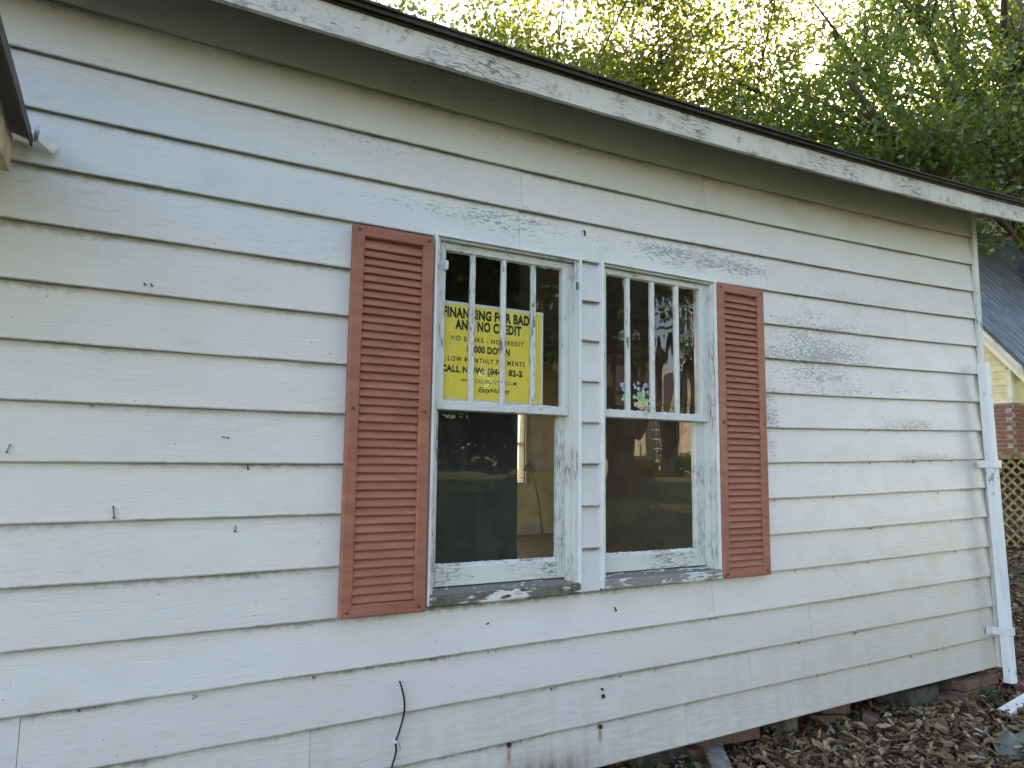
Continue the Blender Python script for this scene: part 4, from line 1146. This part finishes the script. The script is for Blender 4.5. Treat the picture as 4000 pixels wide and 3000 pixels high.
# porch light beside the corner
v, f = [], []
bm = bmesh.new(); bmesh.ops.create_uvsphere(bm, u_segments=16, v_segments=10, radius=0.065); me = bpy.data.meshes.new('porch_light'); bm.to_mesh(me); bm.free()
pl = link('porch_light', me, 'white_plastic', nb, (0.36, -0.12, 3.28), True)
box('bracket', (-0.02, 0.02, 0.02, 0.10, 0.03, 0.09), 'dripmetal', pl, 0.003)
# porch floor, skirt of crossed slats
deck = box('porch_deck', (-0.12, 6.0, -3.2, 2.6, 1.83, 1.953), 'lattice', nb, 0.01)
box('skirt_rail', (-0.13, -0.075, -3.2, 2.6, 0.215, 0.31), 'lattice', deck, 0.004)
box('skirt_backing', (1.3, 1.4, -3.0, 2.6, 0.0, 1.82), 'shade_panel', deck)  # dark panel, its colour standing for the shade under the deck
y0, y1, z0, z1 = -2.2, 1.3, 0.30, 1.835
for s_ in (1, -1):
    c0 = (y0 - z1) if s_ > 0 else (y0 + z0)
    q = -4.2
    while q < 4.6:
        # line: y = q + s*(z - z0)
        za, zb2 = z0, z1
        ya, yb = q, q + s_ * (z1 - z0)
        pts = []
        def clip(yv): return min(max(yv, y0), y1)
        a_, b_ = clip(ya), clip(yb)
        if abs(a_ - b_) > 0.06:
            za = z0 + (a_ - q) * s_; zb2 = z0 + (b_ - q) * s_
            d = Vector((0, b_ - a_, zb2 - za)).normalized(); nn = Vector((0, -d.z, d.y)) * 0.021
            xo = -0.108 if s_ > 0 else -0.094
            A_, B_ = Vector((xo, a_, za)), Vector((xo, b_, zb2)); ex = Vector((0.013, 0, 0))
            hexa('lattice_slat', [A_ - nn, B_ - nn, B_ - nn + ex, A_ - nn + ex, A_ + nn, B_ + nn, B_ + nn + ex, A_ + nn + ex], 'lattice', deck)
        q += 0.178
# ------------------------------------------------------------------ trees
def mat_leaf(name, a, b, tr, trans=0.5):
    t = NT(name)
    at_ = t.n('Attribute', attribute_name='tint'); v = t.sep(at_.outputs['Vector'])[0]
    c = t.mix(v, a, b)
    d = t.n('BsdfDiffuse'); t.put(d.inputs['Color'], c)
    l = t.n('BsdfTranslucent'); hs_ = t.n('HueSaturation'); t.put(hs_.inputs['Color'], t.mix(v, tr, tuple(q * 1.35 for q in tr))); t.put(l.inputs['Color'], hs_.outputs[0])
    g = t.n('BsdfGlossy'); g.inputs['Roughness'].default_value = 0.35; g.inputs['Color'].default_value = (.8, .85, .8, 1)
    m1 = t.n('MixShader'); m1.inputs[0].default_value = trans; t.t.links.new(d.outputs[0], m1.inputs[1]); t.t.links.new(l.outputs[0], m1.inputs[2])
    m2 = t.n('MixShader'); m2.inputs[0].default_value = 0.05; t.t.links.new(m1.outputs[0], m2.inputs[1]); t.t.links.new(g.outputs[0], m2.inputs[2])
    t.t.links.new(m2.outputs[0], t.out.inputs['Surface'])
    return t.m
M['leaf_a'] = mat_leaf('green_leaf', (0.05, 0.085, 0.018), (0.09, 0.125, 0.026), (0.17, 0.23, 0.025))
M['leaf_b'] = mat_leaf('dark_green_leaf', (0.04, 0.072, 0.018), (0.08, 0.115, 0.028), (0.12, 0.18, 0.025))
M['leaf_c'] = mat_leaf('yellow_green_leaf', (0.055, 0.085, 0.02), (0.11, 0.135, 0.03), (0.24, 0.28, 0.03))
def mat_bark():
    t = NT('bark'); o = t.obj()
    n1 = t.noise(t.scale(o, (9, 9, 1.8)), 1.0, 5, 0.65, 0.8)
    c = t.mix(n1, (0.045, 0.033, 0.025), (0.17, 0.13, 0.10))
    return t.done(c, 0.95, t.bump(n1, 0.04))
M['bark'] = mat_bark()
TL = np.array([(-0.5, 0.0, 0.0), (-0.05, 0.26, 0.05), (0.5, 0.0, -0.03), (-0.05, -0.26, 0.05)])
def leaves(centres, radii, per, size, gen, flat=0.6):
    n = len(centres) * per
    c = np.repeat(np.asarray(centres), per, 0); r = np.repeat(np.asarray(radii), per)
    off = gen.normal(0, 1, (n, 3)) * r[:, None] * np.array([1, 1, flat])
    p = c + off
    ln = gen.uniform(size[0], size[1], n)
    P = TL[None] * ln[:, None, None] * np.array([1, 1, 1])[None, None]
    # random orientation
    q = gen.normal(0, 1, (n, 4)); q /= np.linalg.norm(q, axis=1)[:, None]
    w, x, y, z = q.T
    Rm = np.stack([1 - 2 * (y * y + z * z), 2 * (x * y - z * w), 2 * (x * z + y * w), 2 * (x * y + z * w), 1 - 2 * (x * x + z * z), 2 * (y * z - x * w), 2 * (x * z - y * w), 2 * (y * z + x * w), 1 - 2 * (x * x + y * y)], 1).reshape(-1, 3, 3)
    return p, np.einsum('nij,nkj->nki', Rm, P) + p[:, None, :]
CAMN, SUNN = np.array(CAM), np.array(SUN)
def tree(name, label, base, height, trunk_r, crowns, nclump, per, size, mat, seed, clump_r=(0.25, 0.6), group=None, lean=(0, 0), gap=None, limbs=None, nb_=26, inner=0.0, bare=0.0, bough=26):
    gen = np.random.default_rng(seed); rnd = random.Random(seed)
    root = tag(empty(name, base), label, 'tree', group)
    B = np.array(base)
    V, F = [], []
    top = height * 0.75
    path = [Vector((lean[0] * q * q * top + .12 * math.sin(5 * q + seed), lean[1] * q * q * top + .12 * math.cos(4 * q + seed), -0.3 + (top + .3) * q)) for q in np.linspace(0, 1, 9)]
    rad = [trunk_r * (1.35 if i == 0 else 1.0) * (1 - .75 * i / 8) for i in range(9)]
    v, f = tube_vf(path, rad, 14, True, 0); V += v; F += f
    cen, boughs = [], []
    tot = sum(c[6] for c in crowns)
    for (cx, cy, cz_, rx, ry, rz, wgt) in crowns:
        m = int(nclump * wgt / tot)
        k_ = max(3, m // bough)                      # boughs: flat sprays with gaps between them
        d = gen.normal(0, 1, (k_, 3)); d /= np.linalg.norm(d, axis=1)[:, None]
        r = gen.uniform(inner, 1, k_) ** (1 / 2.4)
        bc = np.array([cx, cy, cz_]) + d * r[:, None] * np.array([rx, ry, rz])
        boughs.append(bc)
        sp_ = 0.17 * (rx + ry) / 2 + 0.15
        w_ = gen.integers(0, k_, m)
        cen.append(bc[w_] + gen.normal(0, 1, (m, 3)) * np.array([sp_, sp_, sp_ * 0.42]) * gen.uniform(.6, 1.25, k_)[w_][:, None])
    cen = np.concatenate(cen); boughs = np.concatenate(boughs)
    if bare:      # foliage opens in front of the trunk on the house side
        d2 = B[:2] - CAMN[:2]; L2 = np.linalg.norm(d2); d2 = d2 / L2
        rel = cen[:, :2] - CAMN[:2]; al = rel @ d2; la = np.abs(rel[:, 0] * d2[1] - rel[:, 1] * d2[0])
        cen = cen[~((al < L2) & (la < bare))]
    # branches reach from the trunk to clumps
    for k in range(len(boughs)):
        e = Vector(boughs[k] - B)
        h = min(max(e.z * rnd.uniform(.45, .75), height * .18), top * .97)
        q = (h + .3) / (top + .3) * 8; i0 = min(int(q), 7); s = path[i0].lerp(path[i0 + 1], q - i0)
        mid = s.lerp(e, .5) + Vector((rnd.uniform(-.4, .4), rnd.uniform(-.4, .4), rnd.uniform(.1, .9)))
        pts = smooth_path([s, mid, e], 5)
        r0 = trunk_r * rnd.uniform(.12, .34) * (1 - .5 * h / height)
        v, f = tube_vf(pts, [r0 * (1 - .72 * i / (len(pts) - 1)) for i in range(len(pts))], 6, True, len(V)); V += v; F += f
        near = np.argsort(((cen - boughs[k]) ** 2).sum(1))[:40:7]
        for q_ in near:
            s_ = pts[-3]; t_ = Vector(cen[q_] - B)
            v, f = tube_vf([s_, s_.lerp(t_, .5) + Vector((0, 0, .08)), t_], [r0 * .3, r0 * .2, r0 * .08], 4, True, len(V)); V += v; F += f
    for lp, r0 in (limbs or []):
        pts = smooth_path([Vector(p) - Vector(base) for p in lp], 6)
        v, f = tube_vf(pts, [r0 * (1 - .75 * i / (len(pts) - 1)) for i in range(len(pts))], 8, True, len(V)); V += v; F += f
    link('trunk', mesh('trunk', V, F), 'bark', root, smooth=True)
    rr_ = gen.uniform(clump_r[0], clump_r[1], len(cen))
    p, P = leaves(cen, rr_, per, size, gen)
    if gap is not None:  # leaves cleared around the camera-to-sun line so bright sky reads as the sun
        d = p - CAMN; along = d @ SUNN; perp = np.linalg.norm(d - along[:, None] * SUNN, axis=1)
        ang = np.degrees(np.arctan2(perp, along))
        keep = ang > gap * gen.uniform(.6, 1.35, len(p))
        p, P = p[keep], P[keep]
    P = P - B
    n = len(P)
    tint = np.clip(gen.beta(1.6, 1.8, n) , 0, 1)
    FF = (np.array([(0, 1, 2, 3)])[None] + (np.arange(n) * 4)[:, None, None]).reshape(-1, 4)
    link('crown', np_mesh('crown', P.reshape(-1, 3), FF, np.repeat(tint, 4)), mat, root)
    return root
# behind the house, seen above the eave
tree('oak_tree', 'tall tree with a thick trunk at the upper right corner', (21.6, 7.05, 0.1), 21, 0.85,
     [(17.5, 7.5, 10.2, 6.0, 5.0, 4.4, 1.0), (20.5, 6.0, 12.5, 6, 5, 4, 0.8), (14.5, 6.0, 9.0, 3.0, 3.0, 2.6, 0.35)], 1900, 46, (0.10, 0.18), 'leaf_a', 11, (0.3, 0.7), gap=0.8, nb_=34, bare=0.4,
     limbs=[(((21.4, 7.0, 6.5), (17, 4.6, 8.6), (13.2, 2.6, 6.9), (11.6, 2.0, 5.9)), 0.045)])
tree('oak_tree', 'sparse sunlit tree rising above the middle of the eave', (8.4, 11.5, 0.1), 13, 0.24,
     [(7.6, 10.6, 8.2, 4.6, 3.4, 3.0, 1.0), (4.8, 9.4, 8.3, 2.6, 2.4, 2.2, 0.35), (9.3, 9.8, 11.4, 3.4, 2.8, 2.4, 0.6)], 950, 38, (0.11, 0.19), 'leaf_c', 23, (0.25, 0.6), gap=0.8, nb_=40)
tree('oak_tree', 'backlit tree behind the roof left of the sun', (15.2, 13.6, 0.1), 15, 0.28,
     [(14.0, 12.6, 9.0, 4.4, 3.6, 3.6, 1.0), (10.6, 11.5, 9.6, 3.4, 3.0, 2.6, 0.5), (12.2, 9.8, 12.4, 3.4, 2.6, 2.6, 0.5)], 900, 40, (0.12, 0.21), 'leaf_c', 31, (0.3, 0.7), gap=0.8, nb_=40)
tree('oak_tree', 'yellow green tree low over the right end of the eave', (25.0, 11.5, 0.1), 12, 0.25,
     [(23.5, 11.0, 8.2, 5.0, 3.6, 3.4, 1.0), (28.5, 10.8, 12.0, 5.0, 4.0, 4.0, 0.9)], 1900, 46, (0.10, 0.18), 'leaf_c', 43, (0.35, 0.8), gap=0.8, nb_=24)
tree('oak_tree', 'dense dark tree far behind the roof below the sun', (24.0, 20.0, 0.1), 17, 0.32,
     [(23.0, 19.0, 10.5, 6.5, 5.0, 5.0, 1.0)], 1300, 46, (0.12, 0.21), 'leaf_b', 57, (0.45, 1.0), gap=0.8, nb_=24)
# drooping twig with leaves seen under the end of the eave
gen = np.random.default_rng(5)
tw = []
for k in range(46):
    q = gen.random(); a = np.array([11.55, 1.95, 5.75]) * (1 - q) + np.array([11.75, 2.25, 4.85]) * q
    tw.append(a + gen.normal(0, .16, 3))
p, P = leaves(np.array(tw), np.full(len(tw), 0.05), 5, (0.09, 0.15), gen)
twig = tube('leafy_twig', smooth_path([(11.6, 2.0, 6.6), (11.55, 1.95, 5.8), (11.7, 2.2, 5.2), (11.75, 2.25, 4.85)], 5), 0.012, 'bark', None, 6)
tag(twig, 'thin leafy twig drooping below the right end of the eave', 'branch')
link('foliage', np_mesh('foliage', P.reshape(-1, 3), (np.array([(0, 1, 2, 3)])[None] + (np.arange(len(P)) * 4)[:, None, None]).reshape(-1, 4), np.repeat(gen.random(len(P)), 4)), 'leaf_b', twig)

tree('oak_tree', 'shade tree beside the lawn beyond the right edge of the view', (18.0, -3.5, 0.3), 13, 0.35,
     [(18.0, -3.0, 9.0, 5.0, 4.5, 3.2, 1.0)], 420, 26, (0.3, 0.5), 'leaf_b', 91, (0.4, 0.9), nb_=20)
tree('oak_tree', 'second shade tree by the lawn, further beyond the right edge', (25.0, -7.5, 0.3), 14, 0.35,
     [(25.0, -6.5, 9.5, 5.5, 4.5, 3.4, 1.0)], 420, 26, (0.3, 0.5), 'leaf_b', 93, (0.4, 0.9), nb_=20)
# ------------------------------------------------------------------ across the lawn: what the old panes reflect
tree('oak_tree', 'big dark oak reflected in the lower right window pane', (12.4, -13.2, 0.5), 15, 0.50,
     [(12.2, -13.6, 9.6, 5.5, 5.0, 3.8, 1.0)], 520, 40, (0.18, 0.30), 'leaf_b', 71, (0.4, 0.9), nb_=22, limbs=[(((12.45, -13.2, 2.2), (13.1, -12.9, 3.2), (14.2, -12.6, 5.2), (15.5, -12.5, 7.5)), 0.24)])
tree('oak_tree', 'leafy tree reflected in the upper panes of the left window', (6.5, -15.0, 0.6), 14, 0.40,
     [(6.3, -15.0, 8.0, 5.0, 4.5, 4.5, 1.0)], 520, 40, (0.18, 0.30), 'leaf_b', 83, (0.4, 0.9), nb_=22)
for k, (x, y) in enumerate(((14.0, -36.0), (7.0, -33.0), (0.0, -30.0), (29.0, -37.0), (21.5, -34.0))):
    tree('oak_tree', ('far tree behind the lawn left of the white house', 'second far tree of the row behind the lawn', 'far tree at the left end of the row behind the lawn', 'far tree behind the right end of the white house roof', 'tall far tree behind the middle of the white house roof')[k], (x, y, 1.1), 17, 0.35,
         [(x, y, 9.5, 5.0, 3.5, 7.5, 1.0)], 380, 26, (0.4, 0.6), 'leaf_b', 120 + k, (0.5, 1.0), nb_=12)
gen = np.random.default_rng(77)
hc = np.stack([gen.uniform(-12, 17.5, 1700), gen.uniform(-29.4, -27.0, 1700), 1.0 + gen.uniform(0, 4.6, 1700)], 1)
p, P = leaves(hc, np.full(1700, 0.35), 26, (0.22, 0.36), gen)
hedge = tag(link('hedge', np_mesh('hedge', P.reshape(-1, 3), (np.array([(0, 1, 2, 3)])[None] + (np.arange(len(P)) * 4)[:, None, None]).reshape(-1, 4), np.repeat(gen.random(len(P)), 4)), 'leaf_b'), 'long dark hedge at the back of the lawn', 'hedge')
rh = tag(empty('white_house', (21.5, -20.6, 0.9)), 'white house across the lawn, reflected in the lower right pane', 'house')
M['white_wall'] = simple('white_wall_paint', (0.74, 0.66, 0.52), 0.7, 0.06, 2)
M['dark_shutter'] = simple('dark_shutter_paint', (0.03, 0.035, 0.03), 0.6, 0.2, 5)
box('wall', (-5.0, 6.0, -7.0, 0.0, -0.4, 3.3), 'white_wall', rh)
hexa('roof', [(-5.5, -7.5, 3.29), (6.5, -7.5, 3.29), (6.5, 0.5, 3.29), (-5.5, 0.5, 3.29), (-5.5, -3.6, 5.4), (6.5, -3.6, 5.4), (6.5, -3.4, 5.4), (-5.5, -3.4, 5.4)], 'shingle', rh)
for xw in (-3.6, -1.45, 2.4):
    w_ = boxes('window', [(xw - .42, xw + .42, 0.002, 0.03, 1.05, 2.65)], 'dark_panel', rh)
    for a in (-0.14, 0.14): box('glazing_bar', (xw + a - .015, xw + a + .015, 0.031, 0.045, 1.06, 2.64), 'trim', w_)
    for b in (1.45, 1.85, 2.25): box('glazing_bar', (xw - .41, xw + .41, 0.046, 0.055, b - .015, b + .015), 'trim', w_)
    for s_ in (-1, 1): box('shutter', (xw + s_ * .64 - .2, xw + s_ * .64 + .2, 0.002, 0.04, 1.0, 2.7), 'dark_shutter', rh)
box('chimney', (-0.75, -0.38, 0.003, 0.45, -0.4, 5.0), 'cream', rh)
def shrub(x, y, r, seed, label):
    gen = np.random.default_rng(seed); g0 = gzf(x, y)
    root = tag(empty('shrub', (x, y, g0)), label, 'shrub', 'shrubs in front of the white house')
    d = gen.normal(0, 1, (60, 3)); d /= np.linalg.norm(d, axis=1)[:, None]
    c = np.array([0, 0, r * .75]) + d * (gen.uniform(.3, 1, 60) ** .4)[:, None] * np.array([r, r, r * .75])
    p, P = leaves(c, np.full(60, r * .22), 26, (0.10, 0.18), gen)
    link('foliage', np_mesh('foliage', P.reshape(-1, 3), (np.array([(0, 1, 2, 3)])[None] + (np.arange(len(P)) * 4)[:, None, None]).reshape(-1, 4), np.repeat(gen.random(len(P)), 4)), 'leaf_a', root)
    V, F = [], []
    for k in range(5):
        v, f = tube_vf([(0, 0, -0.1), (gen.normal(0, .1), gen.normal(0, .1), r * .4), tuple(c[k])], 0.02, 5, True, len(V)); V += v; F += f
    link('stem', mesh('stem', V, F), 'bark', root)
for k, (x, y, r, lab) in enumerate(((20.4, -19.4, 0.6, 'rounded green shrub below the dark shuttered window of the white house'), (21.9, -19.3, 0.75, 'large green shrub at the middle of the white house'), (18.3, -19.4, 0.6, 'green shrub at the left end of the white house'), (24.0, -19.3, 0.7, 'green shrub at the right end of the white house'))):
    shrub(x, y, r, 100 + k, lab)
